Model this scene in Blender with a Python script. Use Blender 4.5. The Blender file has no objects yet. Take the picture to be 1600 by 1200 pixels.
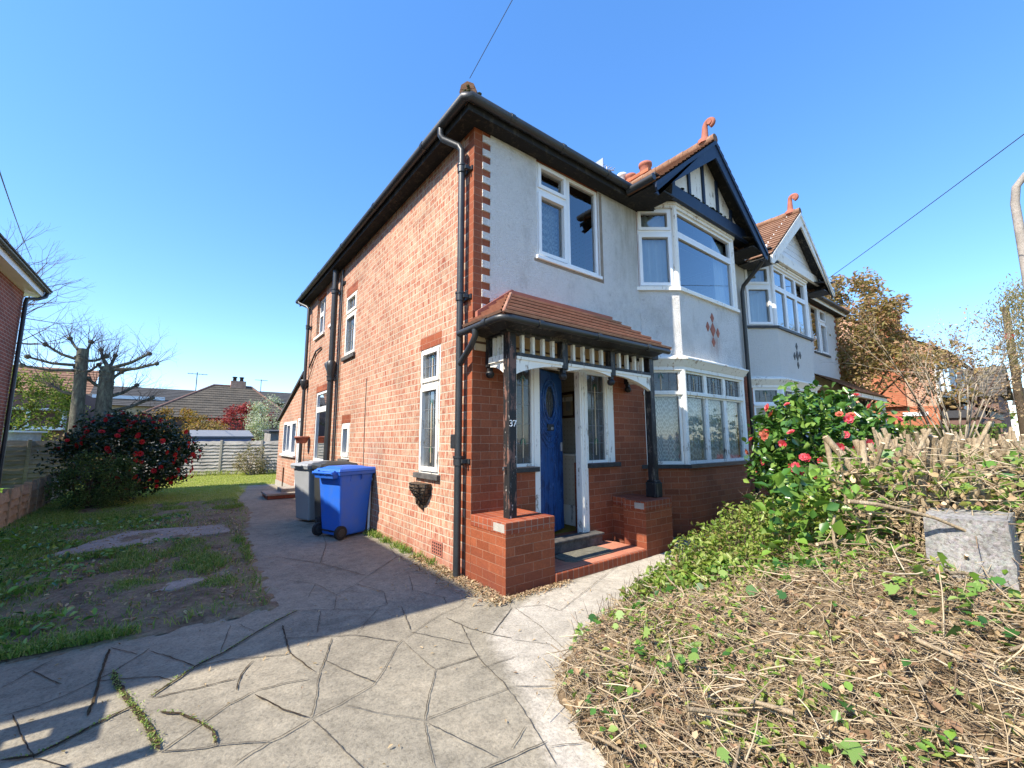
import bpy, math, random
import numpy as np
from mathutils import Vector, Matrix
R = math.radians
rnd = random.Random(7)
rng = np.random.default_rng(11)
SC = bpy.context.scene
COL = SC.collection

# ------------------------------------------------------------ camera, sky, sun, exposure
cam_d = bpy.data.cameras.new("camera"); cam = bpy.data.objects.new("camera", cam_d); COL.objects.link(cam)
PITCH, YAW, ROLL = 0.1302234, 0.6559957, -0.0032090
fw = Vector((math.sin(YAW)*math.cos(PITCH), math.cos(YAW)*math.cos(PITCH), math.sin(PITCH)))
rt = Vector((math.cos(YAW), -math.sin(YAW), 0)); up = rt.cross(fw)
rt2 = math.cos(ROLL)*rt + math.sin(ROLL)*up; up2 = math.cos(ROLL)*up - math.sin(ROLL)*rt
CAM = Vector((-2.446, -3.895, 1.443))
cam.matrix_world = Matrix(((rt2.x, up2.x, -fw.x, CAM.x), (rt2.y, up2.y, -fw.y, CAM.y), (rt2.z, up2.z, -fw.z, CAM.z), (0, 0, 0, 1)))
cam_d.sensor_width = 36.0; cam_d.lens = 36.0*658.72/1600.0
cam_d.clip_start = 0.05; cam_d.clip_end = 3000
SC.camera = cam
SUN_EL = R(45.0); SUN_DIR = Vector((-1, 0.0, math.tan(SUN_EL)*1.007)).normalized()
SUN_ROT = math.atan2(SUN_DIR.x, SUN_DIR.y) % (2*math.pi)
w = bpy.data.worlds.new("World"); SC.world = w; w.use_nodes = True
wt = w.node_tree; wt.nodes.clear()
wo = wt.nodes.new("ShaderNodeOutputWorld"); wb = wt.nodes.new("ShaderNodeBackground"); ws = wt.nodes.new("ShaderNodeTexSky")
ws.sky_type = 'NISHITA'; ws.sun_disc = False; ws.sun_elevation = SUN_EL; ws.sun_rotation = SUN_ROT
ws.altitude = 900; ws.air_density = 1.0; ws.dust_density = 0.25; ws.ozone_density = 3.0
wb.inputs[1].default_value = 0.142
wh = wt.nodes.new('ShaderNodeHueSaturation'); wh.inputs['Saturation'].default_value = 1.42; wh.inputs['Hue'].default_value = 0.508
wg = wt.nodes.new('ShaderNodeGamma'); wg.inputs['Gamma'].default_value = 0.74
wt.links.new(ws.outputs[0], wg.inputs['Color']); wt.links.new(wg.outputs[0], wh.inputs['Color']); wt.links.new(wh.outputs[0], wb.inputs[0]); wt.links.new(wb.outputs[0], wo.inputs[0])
sun_d = bpy.data.lights.new("sun", 'SUN'); sun = bpy.data.objects.new("sun", sun_d); COL.objects.link(sun)
sun_d.energy = 2.6; sun_d.angle = R(0.5); sun_d.color = (1.0, 0.92, 0.79)
sun.rotation_euler = (-SUN_DIR).to_track_quat('-Z', 'Y').to_euler(); sun.location = (-20, 0, 30)
SC.view_settings.view_transform = 'Standard'; SC.view_settings.look = 'None'
SC.view_settings.exposure = 1.94; SC.view_settings.gamma = 1
SC.cycles.use_denoising = True
SC.cycles.max_bounces = 8; SC.cycles.transparent_max_bounces = 24
SC.cycles.caustics_reflective = False; SC.cycles.caustics_refractive = False

# ------------------------------------------------------------ materials
class G:
    def __init__(s, name, rough=0.8, spec=0.3):
        s.m = bpy.data.materials.new(name); s.m.use_nodes = True; s.t = s.m.node_tree
        s.b = s.t.nodes["Principled BSDF"]; s.out = s.t.nodes["Material Output"]
        s.b.inputs["Roughness"].default_value = rough; s.b.inputs["Specular IOR Level"].default_value = spec
        s.tc = None
    def n(s, typ, props=None, **ins):
        nd = s.t.nodes.new("ShaderNode"+typ)
        for k, v in (props or {}).items(): setattr(nd, k, v)
        for k, v in ins.items():
            k2 = int(k[1:]) if k[0] == '_' and k[1:].isdigit() else k.replace('_', ' ')
            s.set(nd.inputs[k2], v)
        return nd
    def set(s, sock, v):
        if isinstance(v, bpy.types.NodeSocket): s.t.links.new(v, sock)
        elif isinstance(v, bpy.types.Node): s.t.links.new(v.outputs[0], sock)
        else:
            if sock.type == 'RGBA' and len(v) == 3: v = (*v, 1)
            sock.default_value = v
    def co(s, kind='UV', scale=(1, 1, 1), loc=(0, 0, 0)):
        if s.tc is None: s.tc = s.t.nodes.new("ShaderNodeTexCoord")
        mp = s.n("Mapping", Vector=s.tc.outputs[kind], Scale=scale, Location=loc)
        return mp.outputs[0]
    def noise(s, scale, co, detail=4, rough=0.6, dist=0.0):
        return s.n("TexNoise", Vector=co, Scale=scale, Detail=detail, Roughness=rough, Distortion=dist).outputs[0]
    def ramp(s, fac, stops, interp='LINEAR'):
        nd = s.n("ValToRGB", Fac=fac); cr = nd.color_ramp; cr.interpolation = interp
        while len(cr.elements) < len(stops): cr.elements.new(0.5)
        for e, (p, c) in zip(cr.elements, stops):
            e.position = p; e.color = (c, c, c, 1) if isinstance(c, (int, float)) else (*c, 1)
        return nd.outputs[0]
    def mix(s, a, b, fac, mode='MIX'):
        nd = s.n("Mix", {'data_type': 'RGBA', 'blend_type': mode, 'clamp_factor': True})
        s.set(nd.inputs[0], fac); s.set(nd.inputs[6], a); s.set(nd.inputs[7], b); return nd.outputs[2]
    def math(s, op, a, b=0.0):
        nd = s.n("Math", {'operation': op}, _0=a, _1=b); return nd.outputs[0]
    def bump(s, h, strength=0.3, dist=0.01, normal=None):
        nd = s.n("Bump", Height=h, Strength=strength, Distance=dist)
        if normal is not None: s.set(nd.inputs['Normal'], normal)
        return nd.outputs[0]
    def base(s, c): s.set(s.b.inputs['Base Color'], c); return s
    def normal(s, n): s.set(s.b.inputs['Normal'], n); return s

M = {}
def plain(name, c1, c2=None, rough=0.7, spec=0.3, nscale=3.0, bscale=60, bstr=0.15, lo=0.35, hi=0.7, metal=0.0, dist=0.01):
    g = G(name, rough, spec)
    co = g.co('Object')
    if c2 is None: c2 = tuple(x*0.78 for x in c1)
    n1 = g.noise(nscale, co, 6, 0.65)
    g.base(g.ramp(n1, [(lo, c1), (hi, c2)]))
    g.normal(g.bump(g.noise(bscale, co, 3), bstr, dist))
    g.b.inputs['Metallic'].default_value = metal
    M[name] = g.m; return g

def brick(name, c1, c2, mortar, bw=0.228, rh=0.0875, ms=0.008, streak=None, dark=0.5, rough=0.85, offset=0.5, bstr=0.5, bias=0.0, stain=None):
    g = G(name, rough, 0.25)
    uv = g.co('UV')
    wob = g.n("TexNoise", Vector=uv, Scale=2.5, Detail=2.0)
    uv2 = g.n("VectorMath", {'operation': 'MULTIPLY_ADD'}, _0=wob.outputs[1], _1=(0.008, 0.008, 0), _2=uv).outputs[0]
    b = g.n("TexBrick", {'offset': offset, 'squash': 1.0}, Vector=uv2, Color1=c1, Color2=c2, Mortar=mortar, Scale=1.0)
    b.inputs['Mortar Size'].default_value = ms; b.inputs['Mortar Smooth'].default_value = 0.45; b.inputs['Bias'].default_value = bias
    b.inputs['Brick Width'].default_value = bw; b.inputs['Row Height'].default_value = rh
    fac = b.outputs['Fac']; col = b.outputs['Color']
    if streak:
        st = g.noise(1.0, g.co('UV', (30, 5, 1)), 4, 0.7)
        sm = g.ramp(st, [(0.44, 0.0), (0.56, 1.0)])
        bm = g.math('MULTIPLY', sm, g.math('SUBTRACT', 1.0, fac))
        col = g.mix(col, streak, g.math('MULTIPLY', bm, 0.8))
    nz = g.noise(40.0, uv, 4, 0.7)
    col = g.mix(col, g.ramp(nz, [(0.2, dark), (0.75, 1.15)]), 1.0, 'MULTIPLY')
    big = g.noise(0.9, uv, 7, 0.68)
    col = g.mix(col, g.ramp(big, [(0.32, 0.66), (0.66, 1.10)]), 1.0, 'MULTIPLY')
    if stain:
        sx = g.n("SeparateXYZ", Vector=g.co('UV'))
        h = g.n("MapRange", Value=sx.outputs[1], _1=0.0, _2=0.75, _3=1.0, _4=0.0).outputs[0]
        hn = g.math('MULTIPLY', h, g.noise(4.0, uv, 4))
        col = g.mix(col, stain, g.ramp(hn, [(0.25, 0.0), (0.6, 0.75)]))
    g.base(col)
    hgt = g.math('ADD', g.math('MULTIPLY', g.math('SUBTRACT', 1.0, fac), 1.0), g.math('MULTIPLY', nz, 0.35))
    g.normal(g.bump(hgt, bstr, 0.006))
    M[name] = g.m; return g

brick("common_brick", (0.34, 0.095, 0.055), (0.47, 0.19, 0.115), (0.54, 0.455, 0.35), ms=0.0085, streak=(0.59, 0.42, 0.285), dark=0.62, stain=(0.30, 0.12, 0.085))
brick("red_facing_brick", (0.245, 0.064, 0.027), (0.35, 0.10, 0.042), (0.36, 0.18, 0.11), ms=0.0042, dark=0.7, bstr=0.4, rough=0.7, stain=(0.15, 0.045, 0.03))
brick("red_soldier_brick", (0.24, 0.053, 0.025), (0.37, 0.095, 0.04), (0.30, 0.17, 0.12), bw=0.0795, rh=0.30, ms=0.006, offset=0.0, dark=0.75, bstr=0.35, rough=0.7)
brick("dark_red_brick", (0.22, 0.055, 0.035), (0.30, 0.075, 0.045), (0.42, 0.33, 0.27), ms=0.008, dark=0.7)
brick("orange_brick", (0.40, 0.125, 0.06), (0.48, 0.17, 0.085), (0.42, 0.22, 0.13), ms=0.006, dark=0.8)
brick("pale_brick", (0.48, 0.24, 0.15), (0.56, 0.31, 0.2), (0.55, 0.42, 0.33), ms=0.008, dark=0.75)
brick("clay_tile", (0.36, 0.155, 0.095), (0.46, 0.26, 0.18), (0.16, 0.075, 0.05), bw=0.17, rh=0.105, ms=0.003, dark=0.6, bstr=0.2)
brick("brown_tile", (0.25, 0.13, 0.08), (0.33, 0.19, 0.12), (0.10, 0.055, 0.04), bw=0.17, rh=0.105, ms=0.004, dark=0.6, bstr=0.3)
brick("grey_tile", (0.10, 0.088, 0.07), (0.125, 0.105, 0.08), (0.05, 0.045, 0.04), bw=0.3, rh=0.33, ms=0.012, dark=0.7, bstr=0.4)
brick("floor_tile", (0.50, 0.19, 0.12), (0.56, 0.24, 0.15), (0.25, 0.13, 0.1), bw=0.23, rh=0.23, ms=0.004, offset=0.0, dark=0.8, bstr=0.15, rough=0.55)

def render_coat(name, white, amount):
    g = G(name, 0.9, 0.15); co = g.co('Object')
    v1 = g.n("TexVoronoi", Vector=co, Scale=95.0).outputs[0]; n2 = g.noise(150.0, co, 3, 0.7)
    st = g.noise(1.0, g.co('Object', (1.7, 1.7, 1.1)), 9, 0.74, 0.3)
    sp = g.noise(7.0, co, 5, 0.7)
    c = g.mix(white, (0.36, 0.335, 0.29), g.math('MULTIPLY', g.ramp(st, [(0.50, 0.0), (0.72, 1.0)]), amount*0.8))
    c = g.mix(c, (0.30, 0.28, 0.25), g.math('MULTIPLY', g.ramp(sp, [(0.62, 0.0), (0.74, 1.0)]), amount*0.7))
    n3 = g.noise(38.0, co, 4, 0.75)
    c = g.mix(c, (0.62, 0.61, 0.59), g.ramp(n3, [(0.34, 0.45*max(amount, .35)), (0.50, 0.0)]), 'MULTIPLY')  # darker pits: relief shade of the roughcast put into the colour
    if amount > 0.5:
        # run-off grime on the render beside the bay (a dirty patch with its own shape) and a rust wash under the motif
        sx = g.n("SeparateXYZ", Vector=g.tc.outputs['Object'])
        def band(o, a, b, c2, d): return g.math('MULTIPLY', g.n("MapRange", Value=sx.outputs[o], _1=a, _2=b, _3=0.0, _4=1.0).outputs[0], g.n("MapRange", Value=sx.outputs[o], _1=c2, _2=d, _3=1.0, _4=0.0).outputs[0])
        k = g.math('MULTIPLY', band(0, 2.2, 2.9, 3.15, 3.25), band(2, 3.5, 4.6, 5.3, 5.4))
        k = g.math('MULTIPLY', k, g.ramp(g.noise(1.0, g.co('Object', (9, 9, 1.4)), 5), [(0.3, 0.2), (0.65, 1.0)]))
        c = g.mix(c, (0.40, 0.36, 0.26), g.math('MULTIPLY', k, 0.8))
        k2 = g.math('MULTIPLY', band(0, 4.45, 4.6, 4.75, 4.95), band(2, 2.8, 3.0, 3.1, 3.3))
        c = g.mix(c, (0.55, 0.30, 0.24), g.math('MULTIPLY', k2, g.ramp(g.noise(1.0, g.co('Object', (30, 30, 3)), 3), [(0.4, 0.0), (0.6, 0.5)])))
    g.base(c)
    g.normal(g.bump(g.math('ADD', g.math('ADD', v1, n2), n3), 1.0, 0.022)); M[name] = g.m
render_coat("white_render", (0.94, 0.92, 0.88), 0.54)
render_coat("clean_render", (0.90, 0.87, 0.81), 0.12)

def wood_paint(name, paint, under, amount=0.5, rough=0.55, scale=1.0, third=None):
    g = G(name, rough, 0.4); co = g.co('Object', (14*scale, 14*scale, 2.0*scale))
    n1 = g.noise(1.5, co, 8, 0.75, 0.5); n2 = g.noise(5.0, g.co('Object'), 6, 0.7)
    k = g.math('ADD', g.math('MULTIPLY', n1, 0.6), g.math('MULTIPLY', n2, 0.4))
    e = 0.66 - 0.26*amount
    c = g.mix(paint, under, g.ramp(k, [(e, 0.0), (e+0.035, 1.0)]))
    if third: c = g.mix(c, third, g.ramp(g.noise(9.0, g.co('Object', (3, 3, 1), (3, 1, 2)), 6, 0.7), [(0.62, 0.0), (0.66, 0.8)]))
    g.base(c); g.normal(g.bump(k, 0.4, 0.006)); M[name] = g.m
wood_paint("white_paint", (0.80, 0.76, 0.68), (0.33, 0.27, 0.21), 0.42)
wood_paint("peeling_white", (0.74, 0.71, 0.64), (0.38, 0.29, 0.21), 0.42)
wood_paint("black_paint", (0.012, 0.012, 0.014), (0.10, 0.085, 0.07), 0.5, 0.5)
wood_paint("weathered_black", (0.014, 0.013, 0.013), (0.15, 0.075, 0.055), 0.52, 0.6, third=(0.55, 0.52, 0.47))
wood_paint("navy_paint", (0.008, 0.020, 0.050), (0.028, 0.045, 0.07), 0.4, 0.5)
wood_paint("blue_door_paint", (0.018, 0.070, 0.21), (0.009, 0.032, 0.11), 0.6, 0.42, third=(0.13, 0.24, 0.46))
wood_paint("grimy_black", (0.010, 0.010, 0.010), (0.045, 0.038, 0.028), 0.5, 0.85)
plain("white_plastic", (0.80, 0.80, 0.80), (0.72, 0.72, 0.70), 0.35, 0.5, bstr=0.02)
plain("black_plastic", (0.018, 0.019, 0.021), (0.03, 0.031, 0.033), 0.38, 0.5, bstr=0.04)
plain("iron_pipe", (0.018, 0.020, 0.022), (0.034, 0.036, 0.037), 0.42, 0.5, bstr=0.12)
plain("lead_strip", (0.05, 0.05, 0.055), None, 0.5)
plain("lead_came", (0.24, 0.24, 0.24), (0.15, 0.15, 0.15), 0.5, nscale=20)
plain("green_glass", (0.03, 0.12, 0.06), (0.02, 0.06, 0.05), 0.2, 0.5)
plain("stone_sill", (0.12, 0.11, 0.10), (0.04, 0.04, 0.04), 0.8, 0.3, nscale=12, bstr=0.5)
plain("black_sill", (0.016, 0.016, 0.018), (0.05, 0.048, 0.046), 0.5, 0.4, nscale=14)
plain("terracotta", (0.37, 0.135, 0.09), (0.27, 0.105, 0.075), 0.8, 0.2)
plain("tile_gap_shade", (0.07, 0.032, 0.024), (0.11, 0.05, 0.035), 0.95, 0.05)  # dark mortar gap, its colour standing in for the shadow under each course
plain("tile_edge", (0.46, 0.27, 0.19), (0.36, 0.18, 0.12), 0.85, 0.1, nscale=16)
plain("tan_board", (0.55, 0.43, 0.28), (0.42, 0.32, 0.2), 0.7)
plain("dark_wood", (0.10, 0.05, 0.03), None, 0.5)
plain("mustard_carpet", (0.30, 0.18, 0.03), None, 0.95, 0.1, bscale=200, bstr=0.5)
plain("beige_wall", (0.55, 0.50, 0.42), (0.50, 0.45, 0.38), 0.9)
plain("moss", (0.05, 0.055, 0.02), (0.10, 0.09, 0.05), 0.95, 0.1, nscale=20, bscale=80, bstr=0.8, dist=0.03)
plain("curtain_cloth", (0.84, 0.85, 0.85), (0.76, 0.78, 0.79), 0.9, 0.1)
plain("grey_felt", (0.16, 0.17, 0.19), (0.20, 0.21, 0.22), 0.8)
plain("blue_board", (0.20, 0.27, 0.46), (0.16, 0.22, 0.40), 0.7)
plain("cement_patch", (0.20, 0.16, 0.125), (0.30, 0.255, 0.21), 0.95, 0.1, nscale=9, bstr=0.6)
plain("cement_post", (0.30, 0.28, 0.24), (0.40, 0.37, 0.32), 0.9, 0.2, nscale=9, bstr=0.4)
plain("aerial_metal", (0.45, 0.45, 0.46), None, 0.4, 0.5, metal=0.6)
plain("rubber", (0.016, 0.016, 0.017), None, 0.7)
plain("blue_bin_plastic", (0.018, 0.115, 0.52), (0.05, 0.13, 0.42), 0.48, 0.4, nscale=7.0, lo=0.45, hi=0.8, bscale=180, bstr=0.06)
plain("grey_bin_plastic", (0.29, 0.30, 0.31), (0.24, 0.25, 0.26), 0.5, 0.4, bscale=180, bstr=0.06)
plain("dark_bin_plastic", (0.022, 0.023, 0.022), (0.04, 0.042, 0.04), 0.5, 0.4, bscale=180, bstr=0.06)
plain("mat_fibre", (0.20, 0.185, 0.145), (0.13, 0.125, 0.10), 0.95, 0.1, nscale=14, bscale=260, bstr=0.8)
plain("street_sign_black", (0.02, 0.02, 0.02), None, 0.5)
plain("lawn_soil", (0.29, 0.31, 0.08), (0.42, 0.38, 0.15), 0.95, 0.1, nscale=2.2, bscale=90, bstr=0.8, dist=0.03)
plain("bright_lawn", (0.16, 0.30, 0.035), (0.20, 0.34, 0.05), 0.95, 0.1, nscale=2.2, bscale=90, bstr=0.8, dist=0.03)
plain("grey_roof_felt", (0.055, 0.055, 0.055), (0.075, 0.072, 0.07), 0.85)
plain("brown_wall", (0.13, 0.075, 0.06), (0.17, 0.10, 0.08), 0.85)

def soil(name, c1, c2, c3):
    g = G(name, 0.95, 0.1); co = g.co('Object')
    n1 = g.noise(2.4, co, 8, 0.7); n2 = g.noise(28.0, co, 6, 0.75)
    c = g.ramp(n1, [(0.35, c1), (0.5, c2), (0.66, c3)])
    c = g.mix(c, g.ramp(n2, [(0.3, 0.55), (0.7, 1.3)]), 1.0, 'MULTIPLY')
    g.base(c); g.normal(g.bump(n2, 0.9, 0.03)); M[name] = g.m
soil("verge_soil", (0.13, 0.098, 0.066), (0.26, 0.20, 0.14), (0.20, 0.22, 0.09))
soil("bed_soil", (0.09, 0.062, 0.038), (0.23, 0.165, 0.10), (0.37, 0.28, 0.175))
soil("far_ground", (0.09, 0.10, 0.035), (0.13, 0.14, 0.05), (0.11, 0.09, 0.05))

def concrete(name, c1, c2, c3, fleck=0.5, pale=None):
    g = G(name, 0.9, 0.2); co = g.co('Object')
    n1 = g.noise(1.1, co, 8, 0.68, 0.3); n2 = g.noise(55.0, co, 5, 0.75); n3 = g.noise(9.0, co, 6, 0.7)
    c = g.ramp(n1, [(0.33, c1), (0.5, c2), (0.68, c3)])
    if pale:  # cleaner, paler concrete of the front path, kept as a wear mask on the mesh
        at = g.n('Attribute', {'attribute_name': 'pale'}).outputs['Fac']
        c = g.mix(c, g.ramp(n1, [(0.35, pale[0]), (0.6, pale[1])]), g.ramp(g.math('ADD', at, g.math('MULTIPLY', g.math('SUBTRACT', n3, 0.5), 0.5)), [(0.25, 0.0), (0.7, 1.0)]))
    c = g.mix(c, g.ramp(n3, [(0.3, 0.74), (0.62, 1.1)]), 1.0, 'MULTIPLY')
    c = g.mix(c, g.ramp(n2, [(0.28, 0.55), (0.5, 1.0), (0.75, 1.25)]), fleck, 'MULTIPLY')
    vo = g.n("TexVoronoi", Vector=co, Scale=210.0).outputs[0]
    c = g.mix(c, (0.55, 0.52, 0.47), g.ramp(vo, [(0.10, 0.45), (0.2, 0.0)]))
    g.base(c); g.normal(g.bump(g.math('ADD', n2, g.math('MULTIPLY', n3, 1.5)), 0.55, 0.012)); M[name] = g.m
concrete("paving", (0.195, 0.172, 0.13), (0.27, 0.238, 0.178), (0.325, 0.28, 0.205), 1.0, pale=((0.37, 0.33, 0.265), (0.47, 0.42, 0.345)))
concrete("pale_concrete", (0.42, 0.385, 0.33), (0.52, 0.485, 0.42), (0.57, 0.53, 0.46), 0.7)
concrete("old_slab", (0.20, 0.175, 0.145), (0.30, 0.265, 0.225), (0.36, 0.31, 0.26), 0.9)
concrete("pebble_stone", (0.17, 0.155, 0.13), (0.29, 0.265, 0.23), (0.40, 0.37, 0.325), 1.0)
def pebble(name):
    g = G(name, 0.95, 0.15); co = g.co('Object')
    v = g.n("TexVoronoi", Vector=co, Scale=75.0); n1 = g.noise(5.0, co, 6, 0.7); n2 = g.noise(45.0, co, 6, 0.8)
    c = g.mix((0.12, 0.105, 0.088), (0.40, 0.365, 0.315), g.ramp(n2, [(0.38, 0.0), (0.6, 1.0)]))
    c = g.mix(c, g.n("HueSaturation", Color=v.outputs['Color'], Saturation=0.12, Value=0.5).outputs[0], 0.45)
    c = g.mix(c, g.ramp(n1, [(0.3, 0.55), (0.6, 1.0)]), 1.0, 'MULTIPLY'); g.base(c)
    g.normal(g.bump(n2, 0.8, 0.012)); M[name] = g.m
pebble("pebble_stone")
concrete("lamp_concrete", (0.27, 0.235, 0.20), (0.33, 0.29, 0.25), (0.38, 0.35, 0.32), 0.8)
soil("joint_dirt", (0.05, 0.035, 0.022), (0.085, 0.06, 0.036), (0.075, 0.07, 0.03))
soil("joint_dark", (0.045, 0.034, 0.024), (0.085, 0.066, 0.046), (0.14, 0.115, 0.082))
soil("joint_faint", (0.105, 0.09, 0.068), (0.145, 0.125, 0.095), (0.19, 0.165, 0.13))

def timber(name, c1, c2, plank=0.12, horiz=True):
    g = G(name, 0.9, 0.15)
    co = g.co('UV', (1.5, 22, 1) if horiz else (22, 1.5, 1))
    n1 = g.noise(1.0, co, 6, 0.7); n2 = g.noise(2.0, g.co('Object'), 5)
    c = g.ramp(n1, [(0.3, c1), (0.7, c2)])
    c = g.mix(c, g.ramp(n2, [(0.3, 0.75), (0.7, 1.2)]), 1.0, 'MULTIPLY')
    g.base(c); g.normal(g.bump(n1, 0.5, 0.008)); M[name] = g.m
timber("grey_timber", (0.30, 0.275, 0.245), (0.50, 0.475, 0.435))
timber("shaded_timber", (0.12, 0.105, 0.09), (0.20, 0.18, 0.16))  # darkened copy of the grey timber, carries the far left fence's shade
timber("brown_timber", (0.24, 0.18, 0.115), (0.40, 0.31, 0.20))
timber("shed_timber", (0.22, 0.205, 0.185), (0.30, 0.28, 0.25), horiz=False)

def bark(name, c1, c2, c3):
    g = G(name, 0.95, 0.1); co = g.co('Object', (6, 6, 2))
    n1 = g.noise(1.6, co, 7, 0.75); c = g.ramp(n1, [(0.3, c1), (0.5, c2), (0.7, c3)])
    g.base(c); g.normal(g.bump(g.noise(9.0, co, 5, 0.7), 0.9, 0.03)); M[name] = g.m
bark("pollard_bark", (0.055, 0.05, 0.038), (0.11, 0.10, 0.075), (0.20, 0.21, 0.14))
bark("twig_bark", (0.12, 0.085, 0.07), (0.17, 0.125, 0.10), (0.23, 0.18, 0.15))
bark("pale_bark", (0.26, 0.21, 0.15), (0.36, 0.30, 0.22), (0.44, 0.38, 0.28))
bark("hedge_bark", (0.20, 0.145, 0.09), (0.38, 0.29, 0.185), (0.56, 0.46, 0.32))
bark("dark_stem", (0.05, 0.035, 0.022), (0.08, 0.06, 0.04), (0.12, 0.09, 0.06))
plain("cut_wood", (0.66, 0.52, 0.35), (0.56, 0.40, 0.24), 0.8, 0.2, nscale=30)

def leaf(name, cols, rough=0.45, spec=0.4, trans=0.3):
    g = G(name, rough, spec)
    gi = g.n("NewGeometry"); r = gi.outputs['Random Per Island']
    st = [(i/(len(cols)-1) if len(cols) > 1 else 0.5, c) for i, c in enumerate(cols)]
    c = g.ramp(r, st); g.base(c)
    if trans:
        tr = g.n("BsdfTranslucent", Color=g.mix(c, (1.3, 1.5, 0.7), 1.0, 'MULTIPLY'))
        mx = g.n("MixShader", _0=trans, _1=g.b.outputs[0], _2=tr.outputs[0]); g.t.links.new(mx.outputs[0], g.out.inputs[0])
    M[name] = g.m
leaf("camellia_leaf", [(0.018, 0.055, 0.012), (0.045, 0.12, 0.02), (0.09, 0.19, 0.032), (0.19, 0.28, 0.06)], 0.24, 0.6, 0.15)
leaf("dark_leaf", [(0.010, 0.022, 0.010), (0.018, 0.042, 0.014), (0.03, 0.06, 0.018)], 0.35, 0.5, 0.15)
leaf("ground_leaf", [(0.06, 0.12, 0.02), (0.14, 0.23, 0.035), (0.25, 0.34, 0.06), (0.33, 0.37, 0.11), (0.20, 0.26, 0.05), (0.26, 0.17, 0.08)], 0.4, 0.4, 0.35)
leaf("ivy_leaf", [(0.03, 0.09, 0.02), (0.07, 0.18, 0.03), (0.20, 0.34, 0.05), (0.12, 0.22, 0.04), (0.30, 0.40, 0.12)], 0.35, 0.5, 0.3)
leaf("yew_leaf", [(0.03, 0.06, 0.018), (0.06, 0.115, 0.028), (0.10, 0.16, 0.04)], 0.6, 0.3, 0.2)
leaf("acer_leaf", [(0.17, 0.02, 0.03), (0.28, 0.04, 0.05), (0.36, 0.07, 0.08)], 0.6, 0.3, 0.4)
leaf("blossom_leaf", [(0.20, 0.24, 0.13), (0.42, 0.44, 0.34), (0.60, 0.60, 0.54), (0.26, 0.30, 0.16)], 0.6, 0.3, 0.3)
leaf("amber_leaf", [(0.24, 0.13, 0.03), (0.34, 0.19, 0.04), (0.20, 0.16, 0.035), (0.30, 0.13, 0.06)], 0.6, 0.3, 0.35)
leaf("spring_leaf", [(0.07, 0.12, 0.02), (0.13, 0.19, 0.03), (0.20, 0.25, 0.05), (0.24, 0.20, 0.07)], 0.6, 0.3, 0.4)
leaf("olive_leaf", [(0.22, 0.17, 0.07), (0.36, 0.25, 0.11), (0.36, 0.20, 0.12), (0.25, 0.22, 0.08), (0.32, 0.16, 0.12)], 0.6, 0.3, 0.4)
leaf("willow_leaf", [(0.26, 0.21, 0.10), (0.34, 0.27, 0.14), (0.22, 0.21, 0.08)], 0.6, 0.3, 0.4)
leaf("hedge_leaf", [(0.10, 0.20, 0.03), (0.16, 0.28, 0.04), (0.22, 0.34, 0.06)], 0.5, 0.3, 0.3)
leaf("dry_leaf", [(0.24, 0.155, 0.085), (0.38, 0.27, 0.15), (0.52, 0.39, 0.24), (0.33, 0.20, 0.12), (0.18, 0.11, 0.065)], 0.8, 0.2, 0.2)
leaf("dry_twig", [(0.16, 0.11, 0.068), (0.32, 0.24, 0.15), (0.50, 0.40, 0.26), (0.42, 0.32, 0.19), (0.22, 0.155, 0.10), (0.60, 0.50, 0.35)], 0.8, 0.2, 0.0)
leaf("grass_blade", [(0.07, 0.15, 0.025), (0.13, 0.23, 0.04), (0.21, 0.29, 0.06), (0.34, 0.33, 0.13)], 0.6, 0.3, 0.35)
leaf("lawn_blade", [(0.24, 0.30, 0.06), (0.34, 0.37, 0.10), (0.44, 0.42, 0.17)], 0.7, 0.2, 0.35)
leaf("bare_bush_leaf", [(0.22, 0.16, 0.10), (0.32, 0.26, 0.17), (0.26, 0.24, 0.12), (0.40, 0.34, 0.24)], 0.7, 0.2, 0.2)
leaf("red_petal", [(0.30, 0.006, 0.012), (0.42, 0.012, 0.02), (0.50, 0.03, 0.035)], 0.5, 0.3, 0.25)
leaf("pink_petal", [(0.55, 0.02, 0.045), (0.66, 0.05, 0.085), (0.74, 0.20, 0.22)], 0.5, 0.3, 0.3)
leaf("orange_petal", [(0.55, 0.06, 0.05), (0.58, 0.12, 0.08), (0.50, 0.20, 0.12)], 0.6, 0.3, 0.3)

def glass(name, tint=(0.75, 0.8, 0.82), refl=0.6, rough=0.02, milk=0.0):
    g = G(name); g.t.nodes.remove(g.b)
    fr = g.n("Fresnel", IOR=1.5); f = g.math('ADD', g.math('MULTIPLY', fr.outputs[0], refl*2.0), 0.03+0.09*refl)
    co = g.co('Object'); nb = g.bump(g.noise(2.2, co, 2), 0.04, 0.02)
    gl = g.n("BsdfGlossy", Roughness=rough, Normal=nb); gl.inputs[0].default_value = (0.95, 0.95, 0.95, 1)
    tr = g.n("BsdfTransparent", Color=tint)
    if milk: df = g.n('BsdfDiffuse', Color=g.ramp(g.noise(5.0, g.co('Object'), 4), [(0.3, (0.10, 0.105, 0.105)), (0.7, (0.26, 0.27, 0.27))])); tr = g.n('MixShader', _0=milk, _1=tr.outputs[0], _2=df.outputs[0])
    mx = g.n("MixShader", _0=f, _1=tr.outputs[0], _2=gl.outputs[0]); g.t.links.new(mx.outputs[0], g.out.inputs[0]); M[name] = g.m
glass("window_glass", (0.62, 0.68, 0.70), 0.9)
glass("leaded_glass", (0.34, 0.37, 0.38), 0.14, 0.10, 0.42)
glass("bay_glass", (0.84, 0.88, 0.88), 0.30)
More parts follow.
